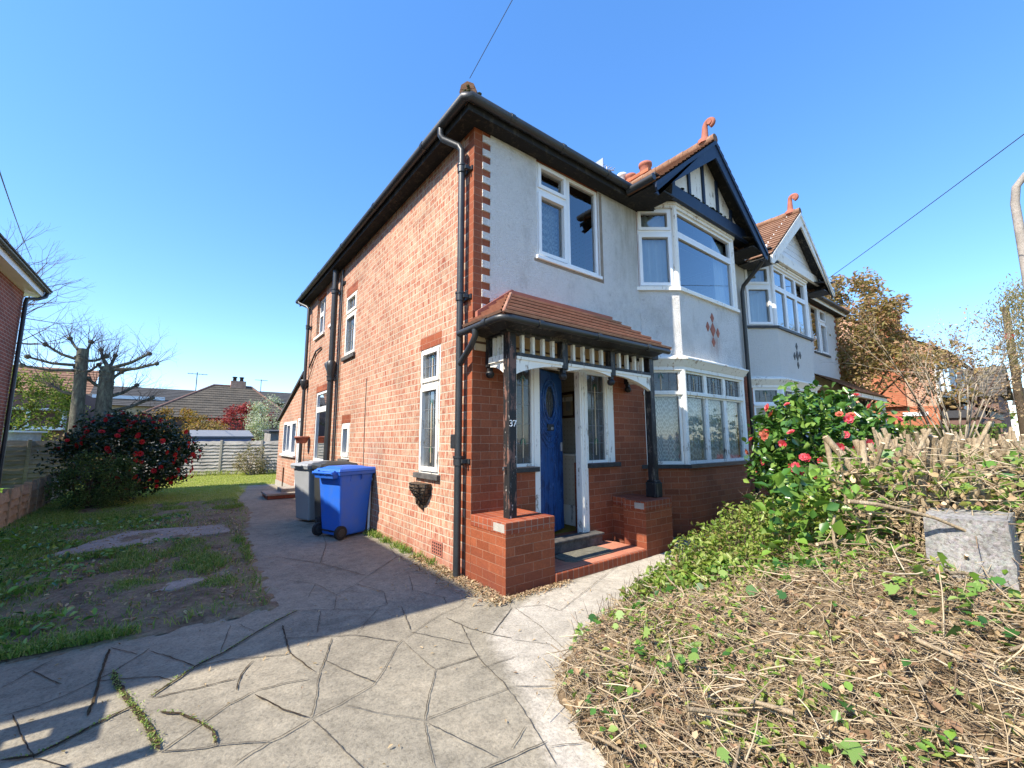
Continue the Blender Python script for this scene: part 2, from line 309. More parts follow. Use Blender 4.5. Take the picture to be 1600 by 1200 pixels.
def lace(name):
    g = G(name, 0.9, 0.1); g.base((0.80, 0.80, 0.77))
    sx = g.n("SeparateXYZ", Vector=g.co('UV', (9, 9, 1)))
    a = g.math('PINGPONG', g.math('ADD', sx.outputs[0], sx.outputs[1]), 0.5); b = g.math('PINGPONG', g.math('SUBTRACT', sx.outputs[0], sx.outputs[1]), 0.5)
    k = g.math('MINIMUM', a, b); k2 = g.ramp(k, [(0.10, 1.0), (0.16, 0.62)])
    fine = g.noise(160.0, g.co('UV'), 2); k3 = g.math('MULTIPLY', k2, g.ramp(fine, [(0.35, 0.6), (0.6, 1.0)]))
    tr = g.n("BsdfTransparent"); mx = g.n("MixShader", _0=k3, _1=tr.outputs[0], _2=g.b.outputs[0]); g.t.links.new(mx.outputs[0], g.out.inputs[0]); M[name] = g.m
lace("lace_net")
def wallpaper(name):
    g = G(name, 0.9, 0.1); v = g.n("TexVoronoi", Vector=g.co('UV'), Scale=14.0, Randomness=0.15).outputs[0]
    g.base(g.mix((0.50, 0.42, 0.30), (0.60, 0.53, 0.42), g.ramp(v, [(0.16, 0.0), (0.22, 1.0)]))); M[name] = g.m
wallpaper("wallpaper")
def wire(name):
    g = G(name, 0.9, 0.1); g.base(g.ramp(g.noise(14.0, g.co('Object'), 5), [(0.35, (0.07, 0.05, 0.035)), (0.7, (0.24, 0.17, 0.115))]))
    g.normal(g.bump(g.noise(70.0, g.co('Object'), 3), 1.0, 0.03)); M[name] = g.m
wire("basket_fibre")
def emit(name, col, s):
    g = G(name); g.base(col); g.b.inputs['Emission Color'].default_value = (*col, 1); g.b.inputs['Emission Strength'].default_value = s; M[name] = g.m

# ------------------------------------------------------------ mesh builder
MIRROR = [None]
class Fr:
    def __init__(s, O, T, N): s.O = Vector(O); s.T = Vector(T).normalized(); s.N = Vector(N).normalized()
    def p(s, a, n, z): return s.O + s.T*a + s.N*n + Vector((0, 0, z))
class MB:
    def __init__(s): s.v = []; s.f = []; s.m = []; s.sm = []
    def add(s, pts, faces, m=0, smooth=False):
        o = len(s.v); s.v += [tuple(p) for p in pts]
        for f in faces: s.f.append([o+i for i in f]); s.m.append(m); s.sm.append(smooth)
    def face(s, pts, m=0): s.add(pts, [range(len(pts))], m)
    def hexa(s, p, m=0):  # 8 points: bottom 0-3 ccw, top 4-7
        s.add(p, [(3, 2, 1, 0), (4, 5, 6, 7), (0, 1, 5, 4), (1, 2, 6, 5), (2, 3, 7, 6), (3, 0, 4, 7)], m)
    def box(s, x0, x1, y0, y1, z0, z1, m=0):
        s.hexa([(x0, y0, z0), (x1, y0, z0), (x1, y1, z0), (x0, y1, z0), (x0, y0, z1), (x1, y0, z1), (x1, y1, z1), (x0, y1, z1)], m)
    def lbox(s, fr, a0, a1, n0, n1, z0, z1, m=0):
        P = fr.p; s.hexa([P(a0, n0, z0), P(a0, n1, z0), P(a1, n1, z0), P(a1, n0, z0), P(a0, n0, z1), P(a0, n1, z1), P(a1, n1, z1), P(a1, n0, z1)], m)
    def ring(s, fr, a0, a1, z0, z1, wd, n0, n1, m=0):
        s.lbox(fr, a0, a0+wd, n0, n1, z0, z1, m); s.lbox(fr, a1-wd, a1, n0, n1, z0, z1, m)
        s.lbox(fr, a0+wd, a1-wd, n0, n1, z0, z0+wd, m); s.lbox(fr, a0+wd, a1-wd, n0, n1, z1-wd, z1, m)
    def bar(s, p, q, wd, h, upv=(0, 0, 1), m=0):
        p = Vector(p); q = Vector(q); d = (q-p).normalized(); u = Vector(upv); r = d.cross(u).normalized(); u = r.cross(d)
        c = [-r*wd/2-u*h/2, r*wd/2-u*h/2, r*wd/2+u*h/2, -r*wd/2+u*h/2]
        s.hexa([p+c[0], p+c[1], q+c[1], q+c[0], p+c[3], p+c[2], q+c[2], q+c[3]], m)
    def tube(s, pts, rad, n=8, m=0, caps=True, capm=None, smooth=True):
        pts = [Vector(p) for p in pts]; k = len(pts); rad = rad if isinstance(rad, (list, tuple)) else [rad]*k
        vs = []; prev = None
        for i, p in enumerate(pts):
            d = (pts[min(i+1, k-1)]-pts[max(i-1, 0)]).normalized()
            if prev is None:
                a = Vector((0, 0, 1)) if abs(d.z) < 0.9 else Vector((1, 0, 0)); u = d.cross(a).normalized()
            else: u = (prev - d*prev.dot(d)).normalized()
            prev = u; v = d.cross(u)
            vs += [p+(u*math.cos(2*math.pi*j/n)+v*math.sin(2*math.pi*j/n))*rad[i] for j in range(n)]
        fs = [(i*n+j, i*n+(j+1) % n, (i+1)*n+(j+1) % n, (i+1)*n+j) for i in range(k-1) for j in range(n)]
        s.add(vs, fs, m, smooth)
        if caps:
            s.face([vs[j] for j in reversed(range(n))], m if capm is None else capm); s.face(vs[(k-1)*n:], m if capm is None else capm)
    def lathe(s, prof, c, n=16, m=0):
        vs = []; c = Vector(c)
        for r, z in prof: vs += [c+Vector((r*math.cos(2*math.pi*j/n), r*math.sin(2*math.pi*j/n), z)) for j in range(n)]
        fs = [(i*n+j, i*n+(j+1) % n, (i+1)*n+(j+1) % n, (i+1)*n+j) for i in range(len(prof)-1) for j in range(n)]
        s.add(vs, fs, m, True)
    def extrude(s, poly, vec, m=0):
        vec = Vector(vec); a = [Vector(p) for p in poly]; b = [p+vec for p in a]; n = len(a)
        s.add(a+b, [tuple(reversed(range(n))), tuple(range(n, 2*n))]+[(i, (i+1) % n, n+(i+1) % n, n+i) for i in range(n)], m)
    def courses(s, p0, p1, q0, q1, n, th=0.02, m=0, m2=None):
        p0, p1, q0, q1 = map(Vector, (p0, p1, q0, q1)); nr = (p1-p0).cross(q0-p0)
        if nr.length < 1e-9: nr = (p1-p0).cross(q1-p0)
        nr.normalize()
        if nr.z < 0: nr = -nr
        for k in range(n):
            t, u = k/n, min((k+1.15)/n, 1.0)
            a, b = p0.lerp(q0, t), p1.lerp(q1, t); c, d = p1.lerp(q1, u), p0.lerp(q0, u)
            ov = (q0.lerp(q1, .5)-p0.lerp(p1, .5)).normalized()*(-.022 if k else -.01); a2, b2 = a+ov+nr*th, b+ov+nr*th
            s.face([a2, b2, c+nr*0.004, d+nr*0.004], m); s.face([a2-nr*th*.55, b2-nr*th*.55, b2, a2], m if m2 is None else 2); s.face([a, b, b2-nr*th*.55, a2-nr*th*.55], m if m2 is None else m2)
        s.face([p0, q0, q1, p1] if (q1-q0).length > 1e-6 else [p0, q0, p1], m)
    def build(s, name, mats, parent=None, bevel=0.0, smooth=False, kind=None, local=False):
        v = np.array(s.v, float).reshape(-1, 3); fs = s.f
        if MIRROR[0] is not None and not local:
            v[:, 0] = MIRROR[0]-v[:, 0]; fs = [list(reversed(f)) for f in fs]
        org = np.zeros(3)
        if parent is not None and not local: org = np.array(world_loc(parent))
        return mesh_obj(name, v-org, fs, mats, s.m, s.sm, parent, bevel, kind)
def world_loc(o):
    l = Vector((0, 0, 0))
    while o is not None: l += o.location; o = o.parent
    return l
def mesh_obj(name, v, fs, mats, mi, sm, parent=None, bevel=0.0, kind=None):
    me = bpy.data.meshes.new(name); me.from_pydata([tuple(x) for x in v], [], [tuple(f) for f in fs])
    for mm in (mats if isinstance(mats, (list, tuple)) else [mats]): me.materials.append(M[mm])
    me.polygons.foreach_set('material_index', mi); me.polygons.foreach_set('use_smooth', sm)
    box_uv(me)
    o = bpy.data.objects.new(name, me); COL.objects.link(o)
    if parent is not None: o.parent = parent
    if bevel:
        b = o.modifiers.new("bevel", 'BEVEL'); b.width = bevel; b.segments = 2; b.limit_method = 'ANGLE'
    if kind: o['kind'] = kind
    return o
def box_uv(me):
    n = len(me.loops)
    if n == 0: return
    uv = me.uv_layers.new(name="UVMap")
    co = np.zeros(len(me.vertices)*3); me.vertices.foreach_get('co', co); co = co.reshape(-1, 3)
    li = np.zeros(n, int); me.loops.foreach_get('vertex_index', li)
    pn = np.zeros(len(me.polygons)*3); me.polygons.foreach_get('normal', pn); pn = pn.reshape(-1, 3)
    lt = np.zeros(len(me.polygons), int); me.polygons.foreach_get('loop_total', lt)
    N = np.repeat(pn, lt, axis=0); P = co[li]
    flat = np.abs(N[:, 2]) > 0.95
    T = np.cross(np.array([0, 0, 1.0]), N); ln = np.linalg.norm(T, axis=1); T[ln > 1e-6] /= ln[ln > 1e-6][:, None]
    B = np.cross(N, T)
    U = np.where(flat, P[:, 0], (P*T).sum(1)); V = np.where(flat, P[:, 1], (P*B).sum(1))
    uv.data.foreach_set('uv', np.stack([U, V], 1).ravel())
def arr_obj(name, v, f, mat, parent=None, kind=None, smooth=False):
    """big meshes from arrays: v (N,3), f (F,k) constant face size"""
    v = np.asarray(v, float); f = np.asarray(f, int)
    if parent is not None: v = v-np.array(world_loc(parent))
    me = bpy.data.meshes.new(name); k = f.shape[1]
    me.vertices.add(len(v)); me.vertices.foreach_set('co', v.ravel())
    me.loops.add(f.size); me.loops.foreach_set('vertex_index', f.ravel())
    me.polygons.add(len(f)); me.polygons.foreach_set('loop_start', np.arange(len(f))*k); me.polygons.foreach_set('loop_total', np.full(len(f), k))
    if smooth: me.polygons.foreach_set('use_smooth', np.ones(len(f), bool))
    me.update(); me.validate(); me.materials.append(M[mat])
    o = bpy.data.objects.new(name, me); COL.objects.link(o)
    if parent is not None: o.parent = parent
    if kind: o['kind'] = kind
    return o
def tag(o, label, cat, group=None):
    o['label'] = label; o['category'] = cat
    if group: o['group'] = group
    return o
def thing(name, label, cat, loc=(0, 0, 0), rz=0.0, group=None):
    o = bpy.data.objects.new(name, None); COL.objects.link(o); o.location = loc; o.rotation_euler = (0, 0, rz); o.empty_display_size = 0.1
    return tag(o, label, cat, group)

# ------------------------------------------------------------ vegetation helpers
def unit(n):
    v = rng.normal(size=(n, 3)); return v/np.linalg.norm(v, axis=1)[:, None]
def leaves(name, pts, size, mat, parent=None, kind=None, up=0.3, aspect=0.5, bend=0.25, var=0.4, droop=0.0):
    """one folded leaf (a diamond creased along its midrib) at each point"""
    pts = np.asarray(pts, float); n = len(pts)
    d = unit(n); d[:, 2] = d[:, 2]*0.7-droop; d /= np.linalg.norm(d, axis=1)[:, None]
    nr = unit(n); nr[:, 2] += up*2.0; s = np.cross(d, nr); s /= (np.linalg.norm(s, axis=1)[:, None]+1e-9); nr = np.cross(s, d)
    sz = size*(1+var*rng.uniform(-1, 1, n))[:, None]
    a = pts-d*sz*0.5; t = pts+d*sz*0.5-nr*sz*0.1; m = pts+nr*sz*0.0
    l = m-d*sz*0.05+s*sz*aspect*0.5+nr*sz*bend*0.5; r = m-d*sz*0.05-s*sz*aspect*0.5+nr*sz*bend*0.5
    l2 = m+d*sz*0.25+s*sz*aspect*0.36+nr*sz*bend*0.3; r2 = m+d*sz*0.25-s*sz*aspect*0.36+nr*sz*bend*0.3
    v = np.stack([a, l, l2, t, r2, r], 1).reshape(-1, 3); o = np.arange(n)[:, None]*6
    f = np.concatenate([o+np.array([[0, 1, 2, 3]]), o+np.array([[0, 3, 4, 5]])])
    return arr_obj(name, v, f, mat, parent, kind)
def clump_points(center, rad, nclump, n, crad, shell=0.75, flat=1.0, zmin=None):
    c = np.array(center, float); rad = np.array(rad, float)
    cc = c+unit(nclump)*rad*rng.uniform(shell, 1.0, (nclump, 1))**0.6
    if zmin is not None: cc[:, 2] = np.where(cc[:, 2] < zmin, zmin+rng.uniform(0, 0.3, nclump), cc[:, 2])
    cs = crad*rng.uniform(0.55, 1.3, nclump)
    i = rng.integers(0, nclump, n)
    p = cc[i]+unit(n)*(cs[i]*rng.uniform(0, 1, n)**0.45)[:, None]*np.array([1, 1, flat])
    if zmin is not None: p = p[p[:, 2] > zmin-0.05]
    return p
class Twigs:
    """collects tapering segments; every segment a prism of n sides"""
    def __init__(s): s.P = []; s.Q = []; s.a = []; s.b = []
    def seg(s, p, q, a, b): s.P.append(p); s.Q.append(q); s.a.append(a); s.b.append(b)
    def build(s, name, mat, parent=None, kind=None, n=4, smooth=True):
        P = np.array(s.P, float); Q = np.array(s.Q, float); a = np.array(s.a)[:, None]; b = np.array(s.b)[:, None]
        d = Q-P; d /= (np.linalg.norm(d, axis=1)[:, None]+1e-9)
        h = np.where(np.abs(d[:, 2:3]) < 0.9, np.array([[0, 0, 1.0]]), np.array([[1.0, 0, 0]]))
        u = np.cross(d, h); u /= np.linalg.norm(u, axis=1)[:, None]; v = np.cross(d, u); k = len(P)
        rows = []
        for j in range(n):
            w_ = u*math.cos(2*math.pi*j/n)+v*math.sin(2*math.pi*j/n); rows.append(P+w_*a)
        for j in range(n):
            w_ = u*math.cos(2*math.pi*j/n)+v*math.sin(2*math.pi*j/n); rows.append(Q+w_*b)
        V = np.stack(rows, 1).reshape(-1, 3); o = np.arange(k)[:, None]*(2*n)
        f = np.concatenate([o+np.array([[j, (j+1) % n, n+(j+1) % n, n+j]]) for j in range(n)])
        if n == 4: f = np.concatenate([f, o+np.array([[4, 5, 6, 7]]), o+np.array([[3, 2, 1, 0]])])
        return arr_obj(name, V, f, mat, parent, kind, smooth)
def grow(tw, p, d, length, r, depth, ends, spread=0.6, kids=(2, 4), shrink=0.68, grav=0.0, steps=4, wob=0.16, rend=0.5, upb=0.0):
    p = np.array(p, float); d = np.array(d, float); d /= np.linalg.norm(d)
    st = length/steps; path = [p]
    for i in range(steps):
        d = d+rng.normal(size=3)*wob+np.array([0, 0, upb-grav]); d /= np.linalg.norm(d)
        q = p+d*st; r1 = r*(1-(1-rend)*i/steps); r2 = r*(1-(1-rend)*(i+1)/steps)
        tw.seg(p, q, r1, r2); p = q; path.append(p)
        if depth > 0 and i >= 1:
            for _ in range(int(rng.integers(0, 2))):
                dd = d+rng.normal(size=3)*spread; grow(tw, p, dd, length*shrink*rng.uniform(0.6, 1.0), r2*0.55, depth-1, ends, spread, kids, shrink, grav, steps, wob, rend, upb)
    if depth > 0:
        for _ in range(int(rng.integers(kids[0], kids[1]))):
            dd = d+rng.normal(size=3)*spread
            grow(tw, p, dd, length*shrink*rng.uniform(0.7, 1.1), r*rend*0.8, depth-1, ends, spread, kids, shrink, grav, steps, wob, rend, upb)
    if depth <= 1: ends.extend(path[1:])
# ------------------------------------------------------------ ground, drive, lawns
def sheet(name, poly, z, mat, res=None):
    mb = MB(); mb.face([(x, y, z) for x, y in poly]); return mb.build(name, mat, kind='structure')
sheet("ground", [(-300, -300), (300, -300), (300, 400), (-300, 400)], -0.03, "far_ground")
DRIVE = [(-1.72, 0.43), (-1.67, 2.1), (-1.56, 4.2), (-1.25, 6.5), (-1.06, 10.1), (-0.75, 12.2), (0.3, 12.2), (0.3, 0.3), (6.4, 0.3), (6.4, -0.6), (3.6, -0.75), (2.3, -1.05), (1.16, -1.3), (-0.1, -1.75), (-0.6, -2.1), (-0.75, -2.6), (-0.9, -4.2), (-4.3, -4.2), (-4.3, 0.3), (-3.3, 0.46), (-2.66, 0.42)]
PALE = [(-0.82, -1.9), (-0.55, -1.15), (-0.12, -0.86), (0.6, -0.66), (2.2, -0.62), (2.9, -0.55), (3.9, -0.4), (3.9, -1.2), (2.3, -1.45), (1.16, -1.7), (-0.1, -2.15), (-0.6, -2.5), (-0.75, -3.3), (-1.05, -3.3), (-1.05, -2.4)]
def poly_in(poly, x, y):
    ins = np.zeros(np.shape(x), bool)
    for (a, b) in zip(poly, poly[1:]+poly[:1]):
        c = ((a[1] > y) != (b[1] > y)) & (x < (b[0]-a[0])*(y-a[1])/((b[1]-a[1]) if b[1] != a[1] else 1e-9)+a[0]); ins ^= c
    return ins
def poly_dist(poly, x, y):
    best = np.full(np.shape(x), 1e9)
    for (ax, ay), (bx, by) in zip(poly, poly[1:]+poly[:1]):
        dx, dy = bx-ax, by-ay; t = np.clip(((x-ax)*dx+(y-ay)*dy)/(dx*dx+dy*dy), 0, 1); best = np.minimum(best, np.hypot(x-ax-t*dx, y-ay-t*dy))
    return np.where(poly_in(poly, x, y), -best, best)
xs = np.arange(-4.3, 6.5, 0.07); ys = np.arange(-4.2, 12.3, 0.07); X, Y = np.meshgrid(xs, ys, indexing='ij'); vid = np.arange(X.size).reshape(X.shape)
Zg = 0.004*np.sin(X*1.7+Y*.9)*np.sin(Y*1.3-X*.6)-.004
qs = np.stack([vid[:-1, :-1], vid[1:, :-1], vid[1:, 1:], vid[:-1, 1:]], -1).reshape(-1, 4)
cx_, cy_ = X.ravel()[qs].mean(1), Y.ravel()[qs].mean(1); keep = ~((cy_ > 10.3) & (cx_ < -1.1))
dw = arr_obj("driveway", np.stack([X.ravel(), Y.ravel(), Zg.ravel()], 1), qs[keep], "paving", None, 'structure', True)
at = dw.data.attributes.new("pale", 'FLOAT', 'POINT'); at.data.foreach_set('value', np.clip(.5-poly_dist(PALE, X, Y)/.22, 0, 1).ravel())
def rough_edge(poly, step=.07, amp=.035):
    res = []
    for (a, b) in zip(poly, poly[1:]+poly[:1]):
        k = max(1, int(math.hypot(b[0]-a[0], b[1]-a[1])/step))
        for i in range(k): res.append((a[0]+(b[0]-a[0])*i/k+rnd.uniform(-amp, amp), a[1]+(b[1]-a[1])*i/k+rnd.uniform(-amp, amp)))
    return res
sheet("pavement", [(-30, -4.2), (40, -4.2), (40, -6.0), (-30, -6.0)], -0.01, "paving")
mb = MB(); mb.box(-30, 40, -6.15, -6.0, -0.14, -0.006); mb.build("kerb", "pale_concrete", kind='structure')
sheet("road", [(-60, -6.15), (80, -6.15), (80, -12), (-60, -12)], -0.02, "paving")
VERGE = ([(-4.75, 0.44), (-3.3, 0.46), (-2.66, 0.42), (-1.72, 0.43), (-1.67, 2.1), (-1.56, 4.2), (-1.25, 6.5), (-1.3, 8.6), (-5.2, 9.3)])
xs = np.arange(-5.3, -1.2, .05); ys = np.arange(.38, 9.35, .05); X, Y = np.meshgrid(xs, ys, indexing='ij'); vid = np.arange(X.size).reshape(X.shape)
vd = -poly_dist(VERGE, X, Y)+.03*np.sin(X*13+Y*7)+.03*np.sin(X*29-Y*23)
Hv = np.where(vd > 0, .006+np.clip(vd/.25, 0, 1)*(.022+.018*np.sin(X*3.1+Y*2.3)+.014*np.sin(X*7.7-Y*5.9)+rng.uniform(-.008, .008, X.shape)), -.02)
qs = np.stack([vid[:-1, :-1], vid[1:, :-1], vid[1:, 1:], vid[:-1, 1:]], -1).reshape(-1, 4); keep = (vd.ravel()[qs] > -.02).any(1)
arr_obj("verge", np.stack([X.ravel(), Y.ravel(), Hv.ravel()], 1), qs[keep], "verge_soil", None, 'structure', True)
sheet("lawn", rough_edge([(-5.2, 9.3), (-1.3, 8.6), (-1.06, 10.1), (-0.75, 12.2), (0.2, 12.2), (3.0, 12.2), (4.0, 17.5), (-5.9, 17.5)]), 0.002, "lawn_soil")
sheet("neighbour_lawn", [(-5.0, 2.0), (-5.6, 14), (-5.9, 17.5), (-5.2, 21), (-16, 21), (-16, 2.0)], -0.004, "bright_lawn")
mb = MB()
for pl in ([(-3.75, 3.75), (-3.05, 5.15), (-1.85, 4.85), (-1.78, 4.15), (-2.5, 3.95)], [(-2.65, 1.45), (-2.35, 1.75), (-2.15, 1.62), (-2.4, 1.38)]):
    mb.extrude([(x, y, 0.0) for x, y in rough_edge(pl, .09, .03)], (0, 0, 0.046))
mb.build("concrete_strip", "old_slab", kind='structure')

# joints scored and cracked into the paving
JOINTS = [[(-3.19,0.06),(-3.1,0.23),(-3.02,0.37)],[(-3.1,0.23),(-2.92,-0.09)],[(-2.75,0.31),(-2.75,-0.09),(-2.74,-0.47),(-2.74,-0.6)],[(-2.75,0.34),(-2.59,0.1)],[(-2.53,0.11),(-2.36,-0.18),(-2.28,-0.34)],[(-2.69,-0.12),(-2.63,-0.4),(-2.56,-0.64),(-2.52,-0.78),(-2.47,-0.97),(-2.43,-1.15)],[(-3.11,-0.32),(-2.97,-0.32),(-2.84,-0.24),(-2.7,-0.11),(-2.56,0.1),(-2.53,0.16)],[(-3.06,-0.34),(-2.96,-0.65),(-2.88,-0.87),(-2.84,-0.92),(-2.74,-1.05)],[(-3.0,-0.8),(-2.88,-0.85),(-2.82,-0.81),(-2.66,-0.7),(-2.57,-0.64)],[(-2.76,-0.18),(-2.58,-0.27),(-2.46,-0.35),(-2.39,-0.46)],[(-2.49,-0.59),(-2.36,-0.44),(-2.28,-0.34),(-2.12,-0.24),(-1.93,-0.05),(-1.74,0.12),(-1.58,0.23)],[(-1.73,0.0),(-1.77,-0.51),(-1.69,-0.88)],[(-2.28,-0.34),(-2.13,-0.36),(-1.78,-0.53)],[(-1.98,-0.48),(-2.06,-0.63),(-2.1,-0.81)],[(-2.48,-0.61),(-2.33,-0.63),(-2.26,-0.65),(-2.08,-0.66)],[(-2.44,-0.8),(-2.36,-0.88),(-2.27,-1.04),(-2.22,-1.16),(-2.22,-1.27)],[(-2.43,-1.17),(-2.34,-1.1),(-2.27,-1.04),(-2.14,-0.94),(-2.01,-0.88)],[(-2.43,-1.17),(-2.26,-1.27),(-2.21,-1.28),(-2.01,-1.4)],[(-2.02,-0.92),(-1.92,-1.16),(-1.82,-1.33)],[(-2.01,-0.88),(-1.88,-0.9),(-1.73,-0.94)],[(-1.66,-0.88),(-1.71,-1.03),(-1.77,-1.23),(-1.82,-1.34)],[(-1.82,-1.35),(-1.96,-1.4),(-2.02,-1.41),(-2.12,-1.45),(-2.17,-1.48)],[(-1.81,-1.36),(-1.76,-1.61),(-1.71,-1.85)],[(-1.82,-1.34),(-1.66,-1.31),(-1.45,-1.24),(-1.38,-1.17),(-1.14,-0.86),(-1.08,-0.81)],[(-1.61,-0.74),(-1.53,-0.98),(-1.43,-1.22)],[(-1.48,-0.46),(-1.58,-0.71),(-1.66,-0.88)],[(-1.76,-0.25),(-1.33,-0.52),(-1.12,-0.82)],[(-1.32,-0.51),(-1.21,-0.37),(-1.0,-0.13)],[(-1.09,-0.84),(-1.09,-1.1),(-1.08,-1.32)],[(-1.08,-1.32),(-0.95,-1.33),(-0.76,-1.35)],[(-1.08,-1.32),(-1.25,-1.56),(-1.35,-1.72)],[(-1.64,-1.34),(-1.5,-1.54),(-1.35,-1.72)],[(-1.36,-1.73),(-1.41,-1.88),(-1.46,-2.04)],[(-1.35,-1.72),(-1.12,-1.73),(-0.82,-1.77)],[(-1.35,-1.75),(-1.27,-1.97),(-1.2,-2.17)],[(-0.99,-0.72),(-0.85,-0.96),(-0.73,-1.18)],[(-0.61,-0.84),(-0.73,-1.18),(-0.79,-1.38),(-0.81,-1.54),(-0.83,-1.72),(-0.86,-1.82)],[(-0.84,-0.22),(-0.97,-0.7)],[(-1.05,-0.8),(-0.83,-0.67),(-0.64,-0.58),(-0.39,-0.52)],[(-0.65,-0.66),(-0.6,-0.96),(-0.52,-1.15),(-0.44,-1.28)],[(-0.51,-1.13),(-0.1,-0.84)],[(-2.0,0.24),(-1.91,-0.0)],[(-2.14,-0.19),(-2.05,0.25)],[(-1.42,0.11),(-1.55,-0.32)],[(-1.64,0.28),(-1.33,0.08),(-1.07,-0.12),(-0.92,-0.1)],[(-1.32,0.07),(-1.21,0.42),(-1.03,0.55),(-0.79,0.79)],[(-0.97,0.62),(-0.83,0.22),(-0.92,-0.1)],[(-0.83,0.22),(-0.57,0.13)],[(-0.44,0.52),(-0.59,0.09),(-0.43,-0.3)],[(-1.44,0.5),(-1.29,0.87)],[(-1.49,1.15),(-1.29,0.87),(-1.21,0.42)],[(-0.44,-0.24),(-0.49,-0.39)],[(-0.79,0.79),(-0.25,1.31),(0.0,1.3)],[(-1.44,2.25),(-1.07,1.61),(-0.79,0.79)],[(-1.07,1.61),(-0.77,2.54)],[(-0.25,1.31),(-0.07,2.23)],[(-1.23,3.15),(-0.77,2.54),(-0.07,2.23)],[(-0.93,4.38),(-0.57,3.75),(0.15,3.88)],[(-0.57,3.75),(-0.77,2.54)],[(-0.85,-1.48),(-0.56,-1.51)],[(-0.08,-0.85),(-0.15,-1.27),(-0.28,-1.72)],[(-0.46,-1.3),(-0.27,-1.54)],[(-0.81,-1.76),(-0.62,-1.91)],[(-0.85,-1.81),(-0.93,-2.08),(-1.02,-2.36)],[(-0.97,-2.26),(-0.82,-2.34)],[(-0.97,-2.08),(-1.12,-2.16)],[(1.06,-0.66),(1.12,-0.96)],[(0.16,-0.95),(0.18,-1.14),(1.71,-0.57)],[(-0.08,-0.85),(0.16,-0.95)]]
def joint_strip(pl, wd, z, mb):
    pts = []
    for (a, b) in zip(pl[:-1], pl[1:]):
        a = Vector((*a, 0)); b = Vector((*b, 0)); k = max(2, int((b-a).length/0.035))
        for i in range(k): pts.append(a.lerp(b, i/k))
    pts.append(Vector((*pl[-1], 0)))
    n = len(pts); L_, R_ = [], []
    for i, p in enumerate(pts):
        d = (pts[min(i+1, n-1)]-pts[max(i-1, 0)]).normalized(); s = Vector((-d.y, d.x, 0))
        e = 0.35 if i in (0, n-1) else 1.0
        off = rnd.uniform(-.0035, .0035)
        L_.append(p+s*(wd*e*rnd.uniform(.35, .75)+off)); R_.append(p-s*(wd*e*rnd.uniform(.35, .75)-off))
    for i in range(n-1): mb.face([(q.x, q.y, z) for q in (R_[i], R_[i+1], L_[i+1], L_[i])])
mb = MB()
DARKJ = set([0, 1, 2, 3, 4, 5, 6, 7, 8, 9, 11, 13, 14, 15, 18])
for i, pl in enumerate(JOINTS):
    if i in DARKJ: joint_strip(pl, 0.0074*rnd.uniform(.6, 1.25), 0.0045, mb)
mb.build("paving_joints", "joint_dark", kind='structure')
mb = MB()
for i, pl in enumerate(JOINTS):
    if i not in DARKJ: joint_strip(pl, (0.0056 if i < 60 else 0.0042)*rnd.uniform(.6, 1.3), 0.0045, mb)
for a_ in np.arange(-4.2, -1.2, .62):
    for b_ in np.arange(-4.1, -2.2, .6):
        jx = (lambda u, v: (u+.22*math.sin(u*12.9+v*78.2), v+.22*math.sin(u*39.3+v*11.1)))
        p0_, p1_, p2_ = jx(a_, b_), jx(a_+.62, b_), jx(a_, b_+.6)
        joint_strip([p0_, p1_], .006, 0.0045, mb)
        if math.sin(a_*51+b_*17) > -.6: joint_strip([p0_, p2_], .006, 0.0045, mb)
mb.build("faint_joints", "joint_faint", kind='structure')
mb = MB()
for i in (5, 8, 10, 15, 2): joint_strip(JOINTS[i], 0.026 if i == 5 else 0.012, 0.0085, mb)
mb.build("mossy_joint", "joint_dirt", kind='structure')

# raised shrub bed with hedge clippings
BED = [(-0.9, -4.15), (-0.78, -2.9), (-0.84, -2.5), (-0.67, -1.97), (-0.46, -1.8), (-0.1, -1.6), (0.5, -1.42), (1.16, -1.22), (2.3, -0.98), (3.5, -0.78), (4.6, -0.62), (6.4, -0.55), (7.5, -1.0), (7.5, -4.15)]
def bed_dist(x, y):
    """distance in from the path-side edge of the bed"""
    best = np.full(np.shape(x), 1e9)
    for (a, b) in zip(BED[:-3], BED[1:-2]):
        ax, ay = a; bx, by = b; dx, dy = bx-ax, by-ay
        t = np.clip(((x-ax)*dx+(y-ay)*dy)/(dx*dx+dy*dy), 0, 1)
        best = np.minimum(best, np.hypot(x-ax-t*dx, y-ay-t*dy))
    return best
def in_bed(x, y):
    x = np.asarray(x, float); y = np.asarray(y, float); ins = np.zeros(x.shape, bool)
    for (a, b) in zip(BED, BED[1:]+BED[:1]):
        c = ((a[1] > y) != (b[1] > y)) & (x < (b[0]-a[0])*(y-a[1])/((b[1]-a[1]) if b[1] != a[1] else 1e-9)+a[0]); ins ^= c
    return ins
def bed_h(x, y):
    d = bed_dist(x, y); t = np.clip(d/2.1, 0, 1)
    h = 0.60*(t*t*(3-2*t)) + 0.05*np.sin(x*2.3+1.1)*np.sin(y*3.1)*np.clip(d, 0, 1) + 0.05*np.clip(d/0.15, 0, 1)
    return h + 0.035*np.sin(x*5.1+y*3.3)*np.clip(d, 0, 1) + 0.03*np.sin(x*9.7-y*7.1)*np.clip(d*2, 0, 1)
xs = np.arange(-1.0, 7.55, 0.09); ys = np.arange(-4.2, -0.4, 0.09)
X, Y = np.meshgrid(xs, ys, indexing='ij')
ins = in_bed(X, Y); H = np.where(ins, bed_h(X, Y), -0.02)+rng.uniform(-.012, .012, X.shape)
vid = np.arange(X.size).reshape(X.shape)
qs = np.stack([vid[:-1, :-1], vid[1:, :-1], vid[1:, 1:], vid[:-1, 1:]], -1).reshape(-1, 4)
keep = ins.ravel()[qs].sum(1) >= 2
